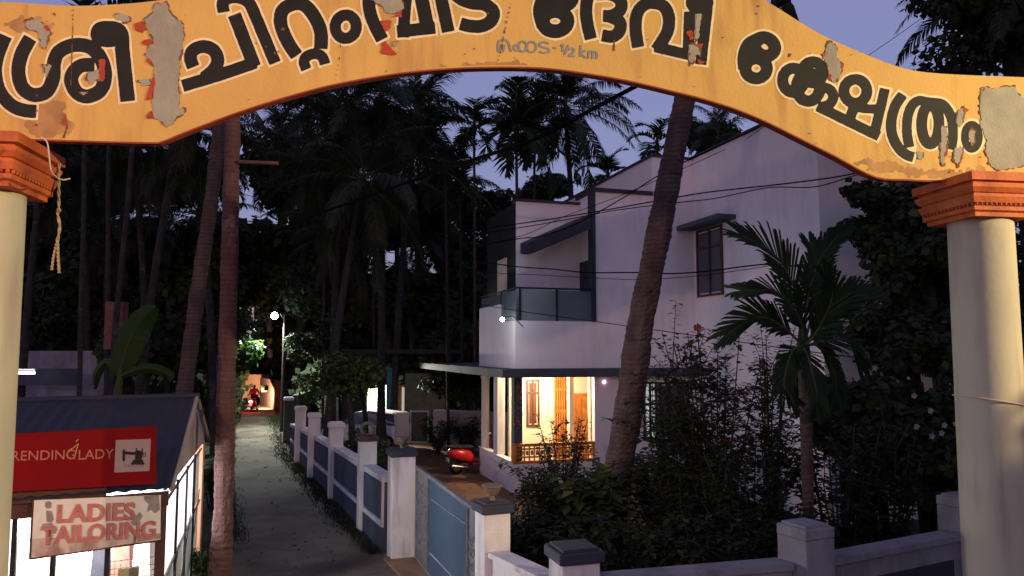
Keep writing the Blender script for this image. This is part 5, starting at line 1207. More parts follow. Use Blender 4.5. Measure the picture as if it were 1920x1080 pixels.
def tree(px, py, Y, R_, H_, label, m=M_LEAF, n=5000, size=.28, seed=0, proto=None, name='broadleaf_tree', cat='tree', base=None):
    c = at_y(px, py, Y); base = Vector((c.x + .4, Y + .2, 0)) if base is None else Vector(base)
    t = thing(name, label, cat, tuple(base), 'trees round the houses')
    r = random.Random(seed)
    key = (proto, m.name)
    if proto is None or key not in CROWNS:
        me = leaf_cloud(r, lumps_for(r, 1.0, H_ / R_, 12), n, size / R_).mesh('crown', m)
        if proto is not None: CROWNS[key] = me
    else: me = CROWNS[key]
    o = obj('crown', me, m, None); o.parent = t; o.location = c - base; o.scale = (R_, R_, R_); o.rotation_euler = (0, 0, r.uniform(0, 6.28)) if proto is not None else (0, 0, 0)
    if c.z > 1.2:
        mb = MB(); tp = c + Vector((0, 0, .2)); P = smooth_path([base + Vector((0, 0, -.1)), base.lerp(tp, .5) + Vector((.15, 0, 0)), tp], 5); mb.tube(P, [.05 * R_ + .05 - .03 * R_ * i / len(P) for i in range(len(P))], 8)
        for k in range(5):
            a = k * 1.3 + seed; s = P[len(P) // 2].lerp(tp, .3 + .12 * k); mb.tube([s, s + Vector((math.cos(a) * R_ * .35, math.sin(a) * R_ * .35, R_ * .2)), s + Vector((math.cos(a) * R_ * .75, math.sin(a) * R_ * .75, R_ * .3))], [.05, .035, .015], 6)
        obj('trunk', mb, M_BARKG, t)
    return t
TL = [(1015, 352, 56, 2.3, 1.3, 'low dark treetop under the tall coconut crown, behind the coping'), (905, 395, 50, 2.8, 2.2, 'dark treetop filling the gap under the lone areca palm'), (620, 560, 41, 3.4, 3.2, 'dark dense tree right of the street lamp pole'), (720, 560, 42, 3.4, 3.2, 'dark round tree in the middle distance above the lit far house'), (820, 560, 45, 3.6, 3.2, 'dark tree between the lit far house and the balcony'), (612, 640, 37, 1.8, 1.6, 'dark bushy tree over the mossy stone pillar'), (860, 640, 40, 2.8, 2.4, 'dark tree just left of the sunshade slab'), (560, 480, 48, 3.8, 3.5, 'dark tree behind the street lamp'), (900, 480, 52, 4.2, 4, 'dark tree hugging the dark side wall of the house'), (660, 420, 54, 4.4, 4, 'tall dark tree at the back of the grove'), (780, 400, 56, 4.4, 4, 'tall dark tree at the back of the grove, right of centre'), (500, 540, 60, 4.2, 3.6, 'dark tree beyond the end of the lane'), (440, 470, 56, 4.2, 3.6, 'dark tree between the two left trunks'), (330, 520, 44, 3.8, 3.4, 'dark tree left of the leaning trunk'), (250, 460, 48, 4.2, 3.6, 'dark tree above the banana leaf'), (160, 520, 46, 4.2, 3.6, 'dark tree behind the thin trunks'), (80, 440, 48, 4.4, 3.8, 'dark tree beside the left arch pillar'), (90, 600, 38, 2.4, 1.6, 'dark tree hanging over the pale far wall'), (300, 640, 34, 2.4, 2.2, 'dark bushy tree between banana leaf and leaning trunk'), (380, 640, 36, 2.4, 2.2, 'leafy dark tree between the two left trunks, low'), (1190, 345, 62, 2.4, 1.5, 'dark treetop behind the sloping roof edge'), (1350, 262, 42, 2.2, 2.0, 'dark treetop above the wing roof right of the leaning trunk'),
      (960, 560, 60, 5, 4, 'dark tree hidden behind the house balcony'), (300, 330, 58, 5, 4.5, 'tall dark tree high on the left behind the palms'), (130, 330, 58, 5, 4.5, 'tall dark tree high at far left'), (560, 330, 62, 5, 4.5, 'tall dark tree behind the palms left of centre'), (740, 250, 64, 4.6, 4.2, 'tallest dark tree behind the palms at the centre')]
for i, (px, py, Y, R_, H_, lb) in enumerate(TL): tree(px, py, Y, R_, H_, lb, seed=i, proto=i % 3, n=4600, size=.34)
# far wood closing the horizon
def wood(name, label, x0, x1, y0, y1, h, n, seed, size=.7):
    r = random.Random(seed); mb = MB()
    for _ in range(n):
        x = r.uniform(x0, x1); y = r.uniform(y0, y1); top = h * (.72 + .2 * math.sin(x * .35 + seed) + .1 * math.sin(x * 1.1)); z = r.uniform(0, 1) ** .9 * top
        a = Vector((r.gauss(0, 1), r.gauss(0, .5), r.gauss(0, 1))).normalized(); b = a.cross(Vector((r.gauss(0, .3), -1, r.gauss(0, .3)))).normalized(); s = size * r.uniform(.5, 1.3); p = Vector((x, y, z))
        mb.add([p, p + a * s * .5 + b * s * .4, p + a * s, p + a * s * .5 - b * s * .4], [(0, 1, 2, 3)])
    o = obj(name, mb, M_LEAF, fix=False, kind='stuff'); o['label'] = label; o['category'] = 'wood'; return o
wood('far_wood', 'dark far wood closing the view behind the palms', -75, 30, 66, 72, 14, 34000, 1)
wood('far_wood', 'dark far wood closing the view right of the house', 12, 60, 30, 40, 10, 14000, 2)
wood('undergrowth', 'tall dark thicket behind the palms on the left', -48, -19.5, 47, 56, 15, 20000, 7, .6)
wood('undergrowth', 'tall dark thicket behind the palms at the centre', -17, 2, 52, 60, 13, 14000, 8, .6)
wood('undergrowth', 'dense dark undergrowth between the trunks at left', -38, -15.5, 34, 44, 3.6, 16000, 3, .4)
wood('undergrowth', 'dense dark undergrowth behind the yard and the far house', -12.0, 8, 41, 46, 4.2, 14000, 4, .4)
# tree lit by the street lamp
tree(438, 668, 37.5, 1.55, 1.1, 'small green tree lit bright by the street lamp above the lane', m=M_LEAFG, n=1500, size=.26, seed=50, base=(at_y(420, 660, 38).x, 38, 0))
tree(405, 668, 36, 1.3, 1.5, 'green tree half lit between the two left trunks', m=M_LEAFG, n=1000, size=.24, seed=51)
# tree over the compound wall, lit dimly
tree(640, 705, 27, 1.7, 1.0, 'dark green tree spreading over the lane wall', m=M_LEAFY, n=1900, size=.19, seed=52)
tree(668, 708, 29.5, 1.3, .5, 'leafy branch hanging in front of the bright opening', m=M_LEAFY, n=420, size=.2, seed=53)
tree(860, 715, 33, 1.8, .9, 'dark low tree behind the round porch column', m=M_LEAF, n=2200, size=.2, seed=54)
# right mass
def ptree(*a, **k): return tree(*a, **k)
RT = [(1615, 790, 12.8, .95, 1.0, 'dark leafy shrub tree right of the slim palm stem'), (1715, 400, 14.8, 1.25, 1.2, 'dark leafy tree top just left of the right capital'), (1730, 470, 14.5, 1.35, 1.3, 'dark leafy tree between the house and the right arch pillar, upper crown'), (1700, 640, 13.5, 1.15, 1.0, 'dark bushy tree between the house and the right arch pillar, middle'), (1690, 800, 12.6, 1.1, 1.2, 'dark shrub tree with pale flowers left of the right arch pillar'), (1770, 600, 16, 2.0, 2.2, 'dark tree just behind the right arch pillar'), (1830, 250, 17, 2.6, 2.4, 'dark tree above the right end of the arch'), (1880, 50, 15, 1.9, 2.0, 'dark tree crown in the top right corner'), (1870, 520, 20, 3.4, 3.6, 'dark tree far right behind the arch pillar'), (1760, 860, 13, 1.4, 1.4, 'dark bush low behind the right boundary wall')]
for i, (px, py, Y, R_, H_, lb) in enumerate(RT): tree(px, py, Y, R_, H_, lb, n=4200, size=.17 if R_ < 2.2 else .24, seed=60 + i)
tree(1920 + 900, 300, 10.5, 4.2, 3.4, 'big dark tree right of the arch, outside the view, shading the garden', n=5200, size=.32, seed=75, base=(14.5, 11, 0))
# drooping coconut fronds in the top right
t = thing('coconut_palm', 'coconut palm whose drooping fronds hang above the right end of the arch', 'palm tree', (11.2, 15, 0)); tp = at_y(1890, -20, 15)
obj('trunk', trunk_mesh([Vector((11.2, 15, -.1)), Vector((10.8, 15, 6)), tp], .18, .12, 14), M_BARK, t)
for i in range(20):
    f = bpy.data.objects.new('frond', COCO[min(5, int(i / 20 * 6))]); COL.objects.link(f); f.parent = t; f.location = tp - Vector(t.location); f.rotation_euler = (0, 0, math.pi + .15 + i * 2.4); f.scale = [.62] * 3
for i, (a_, k_) in enumerate(((3.25, 1), (3.0, 2), (3.4, 3), (3.6, 2))):
    f = bpy.data.objects.new('frond', COCO[k_]); COL.objects.link(f); f.parent = t; f.location = tp - Vector(t.location) + Vector((0, 0, -.3)); f.rotation_euler = (0, 0, a_); f.scale = [.55] * 3
# tree whose leaves shade the lower right pillar, outside the view
tree(2800, 700, 4.0, 1.5, 1.0, 'small roadside tree right of the arch, outside the view, dappling the right pillar', n=700, size=.26, seed=77, base=(10.3, 4.0, 0)) if False else None
ct = thing('broadleaf_tree', 'small roadside tree right of the arch, outside the view, dappling the right pillar', 'tree', (10.6, 3.6, 0), 'trees round the houses')
o = obj('crown', leaf_cloud(random.Random(5), lumps_for(random.Random(6), 1.3, 1.0, 8), 300, .34), M_LEAF, ct, fix=False, loc=(-.3, .4, 5.2))
mb = MB(); mb.tube([(10.6, 3.6, -.1), (10.5, 3.7, 2.5), (10.3, 4.0, 4.7)], [.08, .06, .03], 8); obj('trunk', mb, M_BARKG, ct)
# pale flowers scattered in the right bushes
fl = [(1713, 742), (1744, 770), (1770, 797), (1718, 800), (1765, 812), (1747, 818), (1592, 935), (1608, 951), (1555, 948), (1505, 731), (1640, 690), (1592, 712)]
FLP = ['pale flower highest of the group left of the right arch pillar', 'pale flower just under the highest one near the right arch pillar', 'pale flower closest to the right arch pillar', 'pale flower on the left of the cluster near the arch pillar', 'pale flower second closest to the right arch pillar', 'lowest pale flower of the cluster near the arch pillar', 'pale flower low above the boundary wall, upper left of three', 'pale flower low above the boundary wall, the lowest', 'pale flower low above the boundary wall, nearest the slim palm', 'pale flower beside the stem of the slim palm', 'faint pale flower in the dark tree beside the wing wall, higher', 'faint pale flower between the slim palm and the dark tree']
for i, (x, y) in enumerate(fl):
    c = at_y(x, y, 11.3); mb = MB()
    for k in range(5):
        a = k * 1.2566; d = Vector((math.cos(a), -.3, math.sin(a))); b = Vector((-math.sin(a), 0, math.cos(a))); s = .05
        mb.add([c, c + d * s * .6 + b * s * .4, c + d * s, c + d * s * .6 - b * s * .4], [(0, 1, 2, 3)])
    o = obj('flower', mb, M_FLOWER, fix=False); o['label'] = FLP[i]; o['category'] = 'flower'; o['group'] = 'pale flowers in the right bushes'

# ---- shrubs built of stems with leaves along them
def shrub(label, px, py, Y, hgt, spread, stems, lsize, m, seed, per=26, cat='shrub', name='shrub', up=.9, twig=2, flowers=0, z0=0.0, asp=.38):
    r = random.Random(seed); b = at_y(px, py, Y); base = Vector((b.x, Y, z0)); t = thing(name, label, cat, tuple(base), 'shrubs of the house garden')
    sm = MB(); lf = MB(); fw = []
    for s in range(stems):
        a = r.uniform(0, 6.283); tip = base + Vector((math.cos(a) * spread * r.uniform(.3, 1), math.sin(a) * spread * r.uniform(.3, 1) * .8, hgt * r.uniform(.65, 1)))
        mid = base.lerp(tip, .5) + Vector((math.cos(a) * spread * .05, math.sin(a) * .05, hgt * .12)); P = smooth_path([base + Vector((r.uniform(-.1, .1), r.uniform(-.1, .1), 0)), mid, tip], 6)
        sm.tube(P, [.02 * (1 - .75 * i / len(P)) for i in range(len(P))], 5); br = [P]
        for k in range(twig):
            q = P[r.randint(3, len(P) - 3)]; e = q + Vector((r.gauss(0, 1), r.gauss(0, 1), r.uniform(.2, 1.2))).normalized() * hgt * r.uniform(.15, .32); B = smooth_path([q, q.lerp(e, .5) + Vector((0, 0, .05)), e], 4); sm.tube(B, [.009 * (1 - .6 * i / len(B)) for i in range(len(B))], 4); br.append(B)
        for B in br:
            nn = per if B is P else per // 2
            for i in range(nn):
                u = (.25 + .75 * i / nn) * (len(B) - 1) if B is P else (i + .5) / nn * (len(B) - 1); k = min(len(B) - 2, int(u)); p = B[k].lerp(B[k + 1], u - k)
                a2 = i * 2.4 + r.uniform(-.4, .4); d = Vector((math.cos(a2), math.sin(a2), r.uniform(-.5, .6))).normalized(); w_ = d.cross(Vector((0, 0, 1))).normalized() * lsize * asp * r.uniform(.8, 1.2); L = lsize * r.uniform(.6, 1.25); p = p + d * .02; dr = Vector((0, 0, -L * .25))
                lf.add([p, p + d * L * .45 + w_, p + d * L + dr, p + d * L * .45 - w_], [(0, 1, 2), (0, 2, 3)])
            fw.append(B[-1])
    obj('stems', sm, M_BARKG, t); obj('foliage', lf, m, t, fix=False)
    for k in range(flowers):
        c = fw[(k * 3) % len(fw)]; mb = MB()
        for q in range(5):
            a = q * 1.2566; d = Vector((math.cos(a), -.4, math.sin(a))); b = Vector((-math.sin(a), 0, math.cos(a))); s = .07
            mb.add([c, c + d * s * .7 + b * s * .45, c + d * s, c + d * s * .7 - b * s * .45], [(0, 1, 2, 3)])
        obj('flower', mb, M_REDFL, t, fix=False)
    return t
shrub('tall loose hibiscus shrub left of the slim palm, red flowers at its tips', 1345, 900, 12.2, 4.5, .95, 22, .115, M_LEAF, 101, 46, flowers=2, twig=5)
shrub('spiky upright shrub with dense small leaves close to the slim palm', 1440, 900, 12.0, 4.25, .42, 9, .095, M_LEAF, 102, 80, twig=4)
shrub('leafy shrub low in front of the wing wall', 1410, 960, 11.5, 3.0, .85, 20, .11, M_LEAF, 103, 36, twig=5)
shrub('dark shrub between the trunk and the hibiscus', 1275, 960, 12.5, 3.5, .8, 18, .12, M_LEAF, 104, 40, flowers=1, twig=5)
shrub('thin branched plant whose leaves stand black against the lit porch', 1060, 960, 16.2, 2.7, .85, 15, .11, M_LEAF, 105, 26)
shrub('low leafy plant in front of the porch wall corner', 1030, 980, 15.0, 1.8, .9, 18, .12, M_LEAF, 106, 34)
shrub('bushy garden shrub against the porch wall', 1100, 980, 14.8, 1.9, .95, 24, .13, M_LEAFY, 107, 36)
shrub('broad leaved creeper plant climbing round the base of the leaning trunk', 1130, 1010, 12.6, 2.0, .6, 20, .20, M_LEAFY, 108, 30, asp=.5)
shrub('dark garden shrub behind the corner post', 1020, 1030, 11.6, 1.5, 1.0, 26, .13, M_LEAF, 109, 36)
shrub('dense dark shrub behind the bottom boundary wall', 1210, 1040, 10.8, 1.7, 1.1, 30, .13, M_LEAF, 110, 38)
shrub('dense dark shrub at the foot of the hibiscus', 1330, 1030, 10.6, 1.9, 1.1, 30, .13, M_LEAF, 111, 38)
shrub('dense dark shrub left of the slim palm stem', 1440, 1010, 10.8, 1.9, 1.0, 30, .13, M_LEAF, 112, 38)
shrub('dense dark shrub right of the slim palm stem', 1570, 980, 11.4, 3.0, .9, 28, .13, M_LEAF, 113, 30)
shrub('dark shrub behind the boundary wall near the right arch pillar', 1660, 960, 11.6, 3.0, .9, 26, .13, M_LEAF, 114, 30)
shrub('small plant with leaves spilling over the urn post of the gate', 935, 1000, 11.0, 1.9, .35, 7, .10, M_LEAF, 115, 20)
shrub('dark shrub beneath the ground floor windows', 1235, 900, 17.5, 1.7, .9, 14, .13, M_LEAF, 116, 28)
shrub('dark shrub by the wing wall under the sunshade', 1330, 900, 16.0, 1.9, .8, 14, .13, M_LEAF, 117, 28)
shrub('leafy potted croton beside the white gate post', 785, 900, 15.9, 1.55, .28, 9, .12, M_LEAFG, 118, 26, asp=.3)
shrub('yellow green croton bush behind the lane wall', 735, 860, 18.5, 1.8, .5, 16, .13, M_LEAFY, 119, 30)
shrub('yellow green bush behind the second short post', 700, 850, 20.5, 1.9, .6, 14, .13, M_LEAFY, 120, 28)
shrub('dark leafy shrub along the lane wall inside the yard', 655, 830, 22.5, 1.9, .7, 14, .14, M_LEAF, 121, 28)
shrub('small spiky plant at the back of the yard', 820, 840, 29.5, 1.5, .8, 14, .22, M_LEAF, 122, 20, asp=.15)
shrub('small spiky plant in front of the mauve wall', 875, 840, 28.6, 1.6, .8, 16, .25, M_LEAF, 123, 20, asp=.12)
shrub('weeds at the left foot of the reddish trunk', 384, 1070, 13.2, .7, .35, 16, .09, M_LEAFG, 124, 16, z0=0)
shrub('weedy bush on the left verge of the lane', 398, 900, 19.5, 1.3, .5, 14, .12, M_LEAFY, 125, 24)
shrub('weedy bush at the far left verge by the lane end', 432, 800, 40, 1.2, .7, 14, .14, M_LEAFY, 126, 24)
# verge grass, both sides of the lane
def grass(name, label, poly_pts, n, seed, h=.16, m=M_LEAFY):
    r = random.Random(seed); mb = MB()
    for _ in range(n):
        u = r.random(); k = min(len(poly_pts) - 2, int(u * (len(poly_pts) - 1))); q = u * (len(poly_pts) - 1) - k; (x0, y0, w0), (x1, y1, w1) = poly_pts[k], poly_pts[k + 1]
        x = x0 + (x1 - x0) * q + r.gauss(0, .5) * (w0 + (w1 - w0) * q); y = y0 + (y1 - y0) * q; H_ = h * r.uniform(.4, 1.3); a = r.uniform(0, 6.28); dx, dy = math.cos(a), math.sin(a)
        mb.add([(x - dx * .012, y - dy * .012, 0), (x + dx * .012, y + dy * .012, 0), (x + dy * H_ * .5, y - dx * H_ * .5, H_)], [(0, 1, 2)])
    o = obj(name, mb, m, fix=False, kind='stuff'); o['label'] = label; o['category'] = 'grass'
grass('verge_grass', 'low grass and weeds at the foot of the lane wall', [(-2.75, 15.2, .2), (Lx(19) - .25, 19, .35), (Lx(24) - .3, 24, .35), (Lx(30) - .3, 30, .4), (rd(528, 800)[0], 40, .5), (rd(515, 780)[0], 47, .4)], 8000, 5, .09, M_LEAF)
grass('verge_grass', 'rough grass on the left verge of the lane', [(-5.3, 11, .3), (-6.2, 17, .4), (rd(436, 880)[0] - .2, 25, .5), (rd(438, 820)[0] - .2, 35, .6), (rd(444, 780)[0] - .3, 46, .6)], 7000, 6, .10)

shrub('dense dark garden bush before the porch corner, left of the leaning trunk', 1075, 1010, 13.4, 2.0, 1.0, 26, .13, M_LEAF, 130, 36)
shrub('dense dark bush right of the leaning trunk foot', 1240, 1000, 13.6, 2.2, 1.0, 26, .13, M_LEAF, 131, 36)
shrub('dark bush filling the gap behind the gate urn post', 990, 1010, 12.6, 1.5, .7, 18, .12, M_LEAF, 132, 30)
# fallen leaves and twigs
def litter(label, poly, n, seed):
    r = random.Random(seed); mb = MB()
    for _ in range(n):
        k = r.randint(0, len(poly) - 2); q = r.random(); a, b = poly[k], poly[k + 1]
        x = a[0] + (b[0] - a[0]) * q + r.gauss(0, 1) * a[2]; y = a[1] + (b[1] - a[1]) * q + r.gauss(0, .3); s = r.uniform(.03, .09); an = r.uniform(0, 6.28); c_, s_ = math.cos(an) * s, math.sin(an) * s
        mb.add([(x - c_, y - s_, .012), (x + s_ * .4, y - c_ * .4, .03), (x + c_, y + s_, .014), (x - s_ * .4, y + c_ * .4, .02)], [(0, 1, 2, 3)])
    o = obj('leaf_litter', mb, leafmat('dry_leaf', (.06, .035, .018), (.16, .10, .05), .9, 0), fix=False, kind='stuff'); o['label'] = label; o['category'] = 'leaves'
litter('fallen leaves strewn over the lane and its verges', [(-4.2, 12, .9), (-4.3, 17, .9), (-6.8, 24, .9), (-10.5, 33, .9), (-15, 42, .9), (-17, 50, .9)], 180, 9)
litter('fallen leaves on the yard of the white house', [(-.8, 15, .8), (-1.6, 20, .8), (-3.5, 25, 1.2), (-3.5, 31, 1.4)], 220, 10)
# ---- slim areca palm in the garden, each frond shaped after its photo outline
gp = at_y(1512, 900, 10.9); ga = thing('areca_palm', 'slim garden areca palm with broad stiff fronds in front of the wing wall', 'palm tree', (gp.x, 10.9, 0))
obj('trunk', trunk_mesh([Vector((gp.x, 10.9, 0)), at_y(1512, 820, 10.9), at_y(1509, 720, 10.9), at_y(1506, 660, 10.9)], .075, .085, 14, .16, .05, 4), M_BARK, ga)
def path_frond(pts, ll, lw, n, seed, dY=(0, 0, 0, 0), droop=.12, vee=.15):
    r = random.Random(seed); P = smooth_path([at_y(x, y, 10.9 + d) for (x, y), d in zip(pts, dY)], 8); K = len(P) - 1; mb = MB(); mb.tube(P, [.022 * (1 - .8 * i / K) for i in range(K + 1)], 6); nf = len(mb.f)
    for i in range(n):
        t = .22 + .78 * (i + .5) / n; u = t * K; k = min(K - 1, int(u)); p = P[k].lerp(P[k + 1], u - k); D = (P[k + 1] - P[k]).normalized(); side = D.cross(Vector((0, -1, 0)) * .85 + Vector((0, 0, .5))).normalized(); up = side.cross(D).normalized()
        Ln = ll * (.55 + .45 * math.sin(math.pi * min(1, t * .9))) * r.uniform(.85, 1.12)
        for sg in (-1, 1):
            dr = (side * sg * (1.0 - .45 * t) + D * (1.0 + 1.2 * t * t) + up * vee + Vector((r.gauss(0, .05),) * 3)).normalized(); wv = (D - dr * D.dot(dr)); wv = wv.normalized() * lw * r.uniform(.75, 1.3)
            m1 = p + dr * Ln * .5; m2 = p + dr * Ln * .85 + Vector((0, 0, -droop * Ln * .3)); e = p + dr * Ln + Vector((0, 0, -droop * Ln))
            mb.add([p - wv * .3, p + wv * .3, m1 + wv * .5, m1 - wv * .5, m2 + wv * .42, m2 - wv * .42, e], [(0, 1, 2, 3), (3, 2, 4, 5), (5, 4, 6)])
    me = mb.mesh('frond', [M_RACHIS, M_FRONDL]); me.polygons.foreach_set('material_index', [0] * nf + [1] * (len(mb.f) - nf)); o = obj('frond', me, None, ga); return o
B0 = (1506, 650)
FRS = [([B0, (1497, 560), (1455, 480), (1390, 440)], .62, (0, 0, -.1, -.2)), ([B0, (1515, 560), (1535, 490), (1572, 440)], .5, (0, 0, .2, .3)), ([B0, (1500, 600), (1460, 550), (1395, 545)], .5, (0, -.2, -.4, -.5)),
       ([B0, (1470, 615), (1425, 595), (1365, 625)], .52, (0, -.2, -.3, -.4)), ([B0, (1545, 600), (1590, 560), (1632, 552)], .52, (0, .1, .1, .2)), ([B0, (1530, 560), (1535, 500), (1520, 460)], .5, (0, .3, .5, .7)),
       ([B0, (1530, 625), (1560, 560), (1550, 520)], .45, (0, -.3, -.6, -.7)), ([B0, (1485, 660), (1470, 720), (1484, 745)], .34, (0, -.3, -.5, -.5)), ([B0, (1535, 650), (1565, 700), (1568, 745)], .36, (0, .2, .4, .4)), ([B0, (1515, 670), (1530, 730), (1530, 760)], .34, (0, -.4, -.6, -.6)), ([B0, (1498, 660), (1500, 730), (1500, 760)], .30, (0, .4, .6, .6)), ([B0, (1545, 640), (1590, 640), (1615, 690)], .5, (0, .3, .6, .8))]
for i, (pts, ll, dy) in enumerate(FRS): path_frond(pts, ll * .98, .042, 30, 200 + i, dy)
mb = MB(); mb.tube([at_y(1508, 700, 10.9), at_y(1506, 660, 10.9), at_y(1505, 610, 10.9)], [.08, .10, .05], 12); obj('crownshaft', mb, M_FRONDL, ga)

# ---- banana plant at left
bb = at_y(222, 800, 20); bn_ = thing('banana_plant', 'banana plant with one big dull green leaf behind the shop roof', 'banana plant', (bb.x, 20, 0))
mb = MB(); mb.tube([Vector((bb.x, 20, 0)), at_y(220, 740, 20), at_y(228, 690, 20)], [.13, .11, .06], 10); obj('stem', mb, M_LEAFY, bn_)
def banana_leaf(pts, w_, seed, Y=20):
    P = smooth_path([at_y(x, y, Y + d) for (x, y, d) in pts], 7); K = len(P) - 1; mb = MB(); r = random.Random(seed)
    for i, p in enumerate(P):
        t = i / K; D = (P[min(i + 1, K)] - P[max(i - 1, 0)]).normalized(); s = D.cross(Vector((.2, -1, .1))).normalized(); w = w_ * math.sin(math.pi * min(.99, t * .93 + .07)) ** .55 * r.uniform(.9, 1.03)
        mb.v += [tuple(p - s * w + Vector((0, .08, 0))), tuple(p), tuple(p + s * w + Vector((0, .1, 0)))]
    for i in range(K): a = i * 3; mb.f += [(a, a + 3, a + 4, a + 1), (a + 1, a + 4, a + 5, a + 2)]
    obj('leaf', mb, M_BANANA, bn_, fix=False)
    mb = MB(); mb.tube(P, [.02 * (1 - .8 * i / K) for i in range(K + 1)], 5); obj('midrib', mb, M_RACHIS, bn_)
banana_leaf([(222, 705, 0), (238, 650, 0), (262, 605, 0), (292, 575, -.2)], .40, 1)
banana_leaf([(222, 705, .2), (200, 680, .4), (180, 700, .6), (176, 730, .8)], .14, 2)
banana_leaf([(226, 705, -.2), (270, 690, 0), (310, 700, .2), (318, 715, .3)], .14, 3)

# ================================================================ SCOOTERS AND RIDER
def scooter(label, loc, rz, tail_on, sc=1.0):
    t = bpy.data.objects.new('scooter', None); COL.objects.link(t); t['label'] = label; t['category'] = 'scooter'; t.location = loc; t.rotation_euler = (0, 0, rz); t.scale = (sc,) * 3
    def part(name, mb, m, smooth=False, parent=None, **k):
        me = mb.mesh(name, m, smooth); fixn(me); o = bpy.data.objects.new(name, me); COL.objects.link(o); o.parent = parent or t
        for kk, v in k.items(): o[kk] = v
        return o
    def loft(secs, n=14):       # secs: (x, z, halfwidth, halfheight)
        mb = MB()
        for (x, z, hw, hh) in secs:
            for k in range(n):
                a = 2 * math.pi * k / n; c, s = math.cos(a), math.sin(a); c = math.copysign(abs(c) ** .7, c); s = math.copysign(abs(s) ** .7, s); mb.v.append((x, hw * c, z + hh * s))
        for i in range(len(secs) - 1):
            for k in range(n): mb.f.append((i * n + k, i * n + (k + 1) % n, (i + 1) * n + (k + 1) % n, (i + 1) * n + k))
        mb.f += [tuple(range(n - 1, -1, -1)), tuple(range((len(secs) - 1) * n, len(secs) * n))]; return mb
    part('rear_body', loft([(-.86, .66, .05, .06), (-.80, .66, .13, .13), (-.62, .62, .20, .17), (-.40, .58, .21, .19), (-.20, .52, .17, .20), (-.06, .44, .14, .15)]), M_REDP, True)
    part('seat', loft([(-.80, .82, .10, .03), (-.70, .83, .16, .05), (-.35, .82, .16, .055), (-.08, .80, .12, .05), (0, .78, .08, .03)]), M_RUBBER, True)
    part('floorboard', loft([(-.12, .30, .16, .05), (.1, .28, .17, .04), (.34, .30, .17, .05), (.42, .36, .16, .05)]), M_REDP, True)
    mb = MB(); S_ = [(.36, .34, .20), (.46, .55, .22), (.52, .75, .21), (.50, .90, .13)]
    for (x, z, w_) in S_:
        for k in range(7):
            a = -1 + k / 3; mb.v.append((x - .07 * a * a + .06, w_ * a, z))
    for i in range(3):
        for k in range(6): mb.f.append((i * 7 + k, i * 7 + k + 1, (i + 1) * 7 + k + 1, (i + 1) * 7 + k))
    n0 = len(mb.v); mb.v += [(x - .03, y, z) for x, y, z in mb.v]; mb.f += [tuple(n0 + i for i in f) for f in mb.f]
    for i in range(3): mb.f += [(i * 7, (i + 1) * 7, n0 + (i + 1) * 7, n0 + i * 7), (i * 7 + 6, (i + 1) * 7 + 6, n0 + (i + 1) * 7 + 6, n0 + i * 7 + 6)]
    part('front_apron', mb, M_REDP, True)
    part('handlebar_cowl', loft([(.40, .99, .06, .04), (.47, 1.0, .12, .06), (.55, .98, .10, .06), (.60, .96, .05, .04)]), M_REDP, True)
    mb = MB(); mb.tube([(.40, -.32, 1.02), (.45, -.15, 1.0), (.45, .15, 1.0), (.40, .32, 1.02)], .016, 8); part('handlebar', mb, M_RUBBER)
    for s in (-1, 1):
        mb = MB(); mb.tube([(.44, s * .2, 1.02), (.42, s * .27, 1.16)], .006, 5); mi = part('mirror', mb, M_STEEL); mb = MB(); mb.ball((.42, s * .29, 1.20), .055, 10, 7, (.3, 1, .8)); part('mirror_head', mb, M_CHROME, True, mi)
    mb = MB(); mb.ball((.60, 0, .97), .06, 12, 8, (.5, 1, 1)); part('headlight', mb, M_CHROME if not tail_on else M_LAMPO, True)
    mb = MB(); mb.ball((-.88, 0, .66), .085 if tail_on else .07, 10, 7, (.4, 1.5, .9)); part('tail_lamp', mb, M_TAIL if tail_on else mat('red_lens', (.4, .02, .02), .2), True)
    mb = MB(); mb.tube([(-.55, -.20, .84), (-.85, -.18, .86), (-.92, 0, .87), (-.85, .18, .86), (-.55, .20, .84)], .012, 6); part('grab_rail', mb, M_CHROME)
    for x in (-.60, .62):
        w_ = part('wheel', (lambda m: (m.tube([(x + .175 * math.cos(a), 0, .225 + .175 * math.sin(a)) for a in [2 * math.pi * k / 24 for k in range(25)]], .05, 8, False), m)[1])(MB()), M_RUBBER, True)
        mb = MB(); mb.tube([(x, -.04, .225), (x, .04, .225)], .12, 16); part('rim', mb, M_CHROME, False, w_)
    part('front_mudguard', (lambda m: (m.tube([(.62 + .24 * math.cos(a), 0, .225 + .24 * math.sin(a)) for a in [.2 + 2.2 * k / 10 for k in range(11)]], .06, 8), m)[1])(MB()), M_REDP, True)
    mb = MB(); mb.tube([(.60, -.08, .225), (.50, -.07, .6), (.47, -.03, .9)], .022, 8); mb.tube([(.60, .08, .225), (.50, .07, .6), (.47, .03, .9)], .022, 8); part('fork', mb, M_STEEL)
    mb = MB(); mb.box((-.45, -.10, .26), (.42, .14, .16), 0, .03); part('engine', mb, M_STEEL)
    mb = MB(); mb.tube([(-.3, -.17, .22), (-.5, -.19, .24), (-.86, -.20, .30)], [.03, .06, .06], 12); part('exhaust', mb, M_CHROME)
    mb = MB(); mb.box((-.90, 0, .47), (.015, .2, .12), 0, .004); part('number_plate', mb, M_WHITED)
    mb = MB(); mb.tube([(-.2, .12, .25), (-.15, .2, .0)], .012, 6); part('side_stand', mb, M_STEEL)
    return t
sp_ = at_z(889, 887, 0); scooter('parked red scooter beside the white porch wall', (sp_.x, sp_.y, .0), math.atan2(.50, .87), False, 1.08)
rp2 = at_z(477, 771, 0); RZ = math.radians(93)
scooter('red scooter riding away up the lane with its tail lamp glowing', (rp2.x, rp2.y, 0), RZ, True, 1.05)
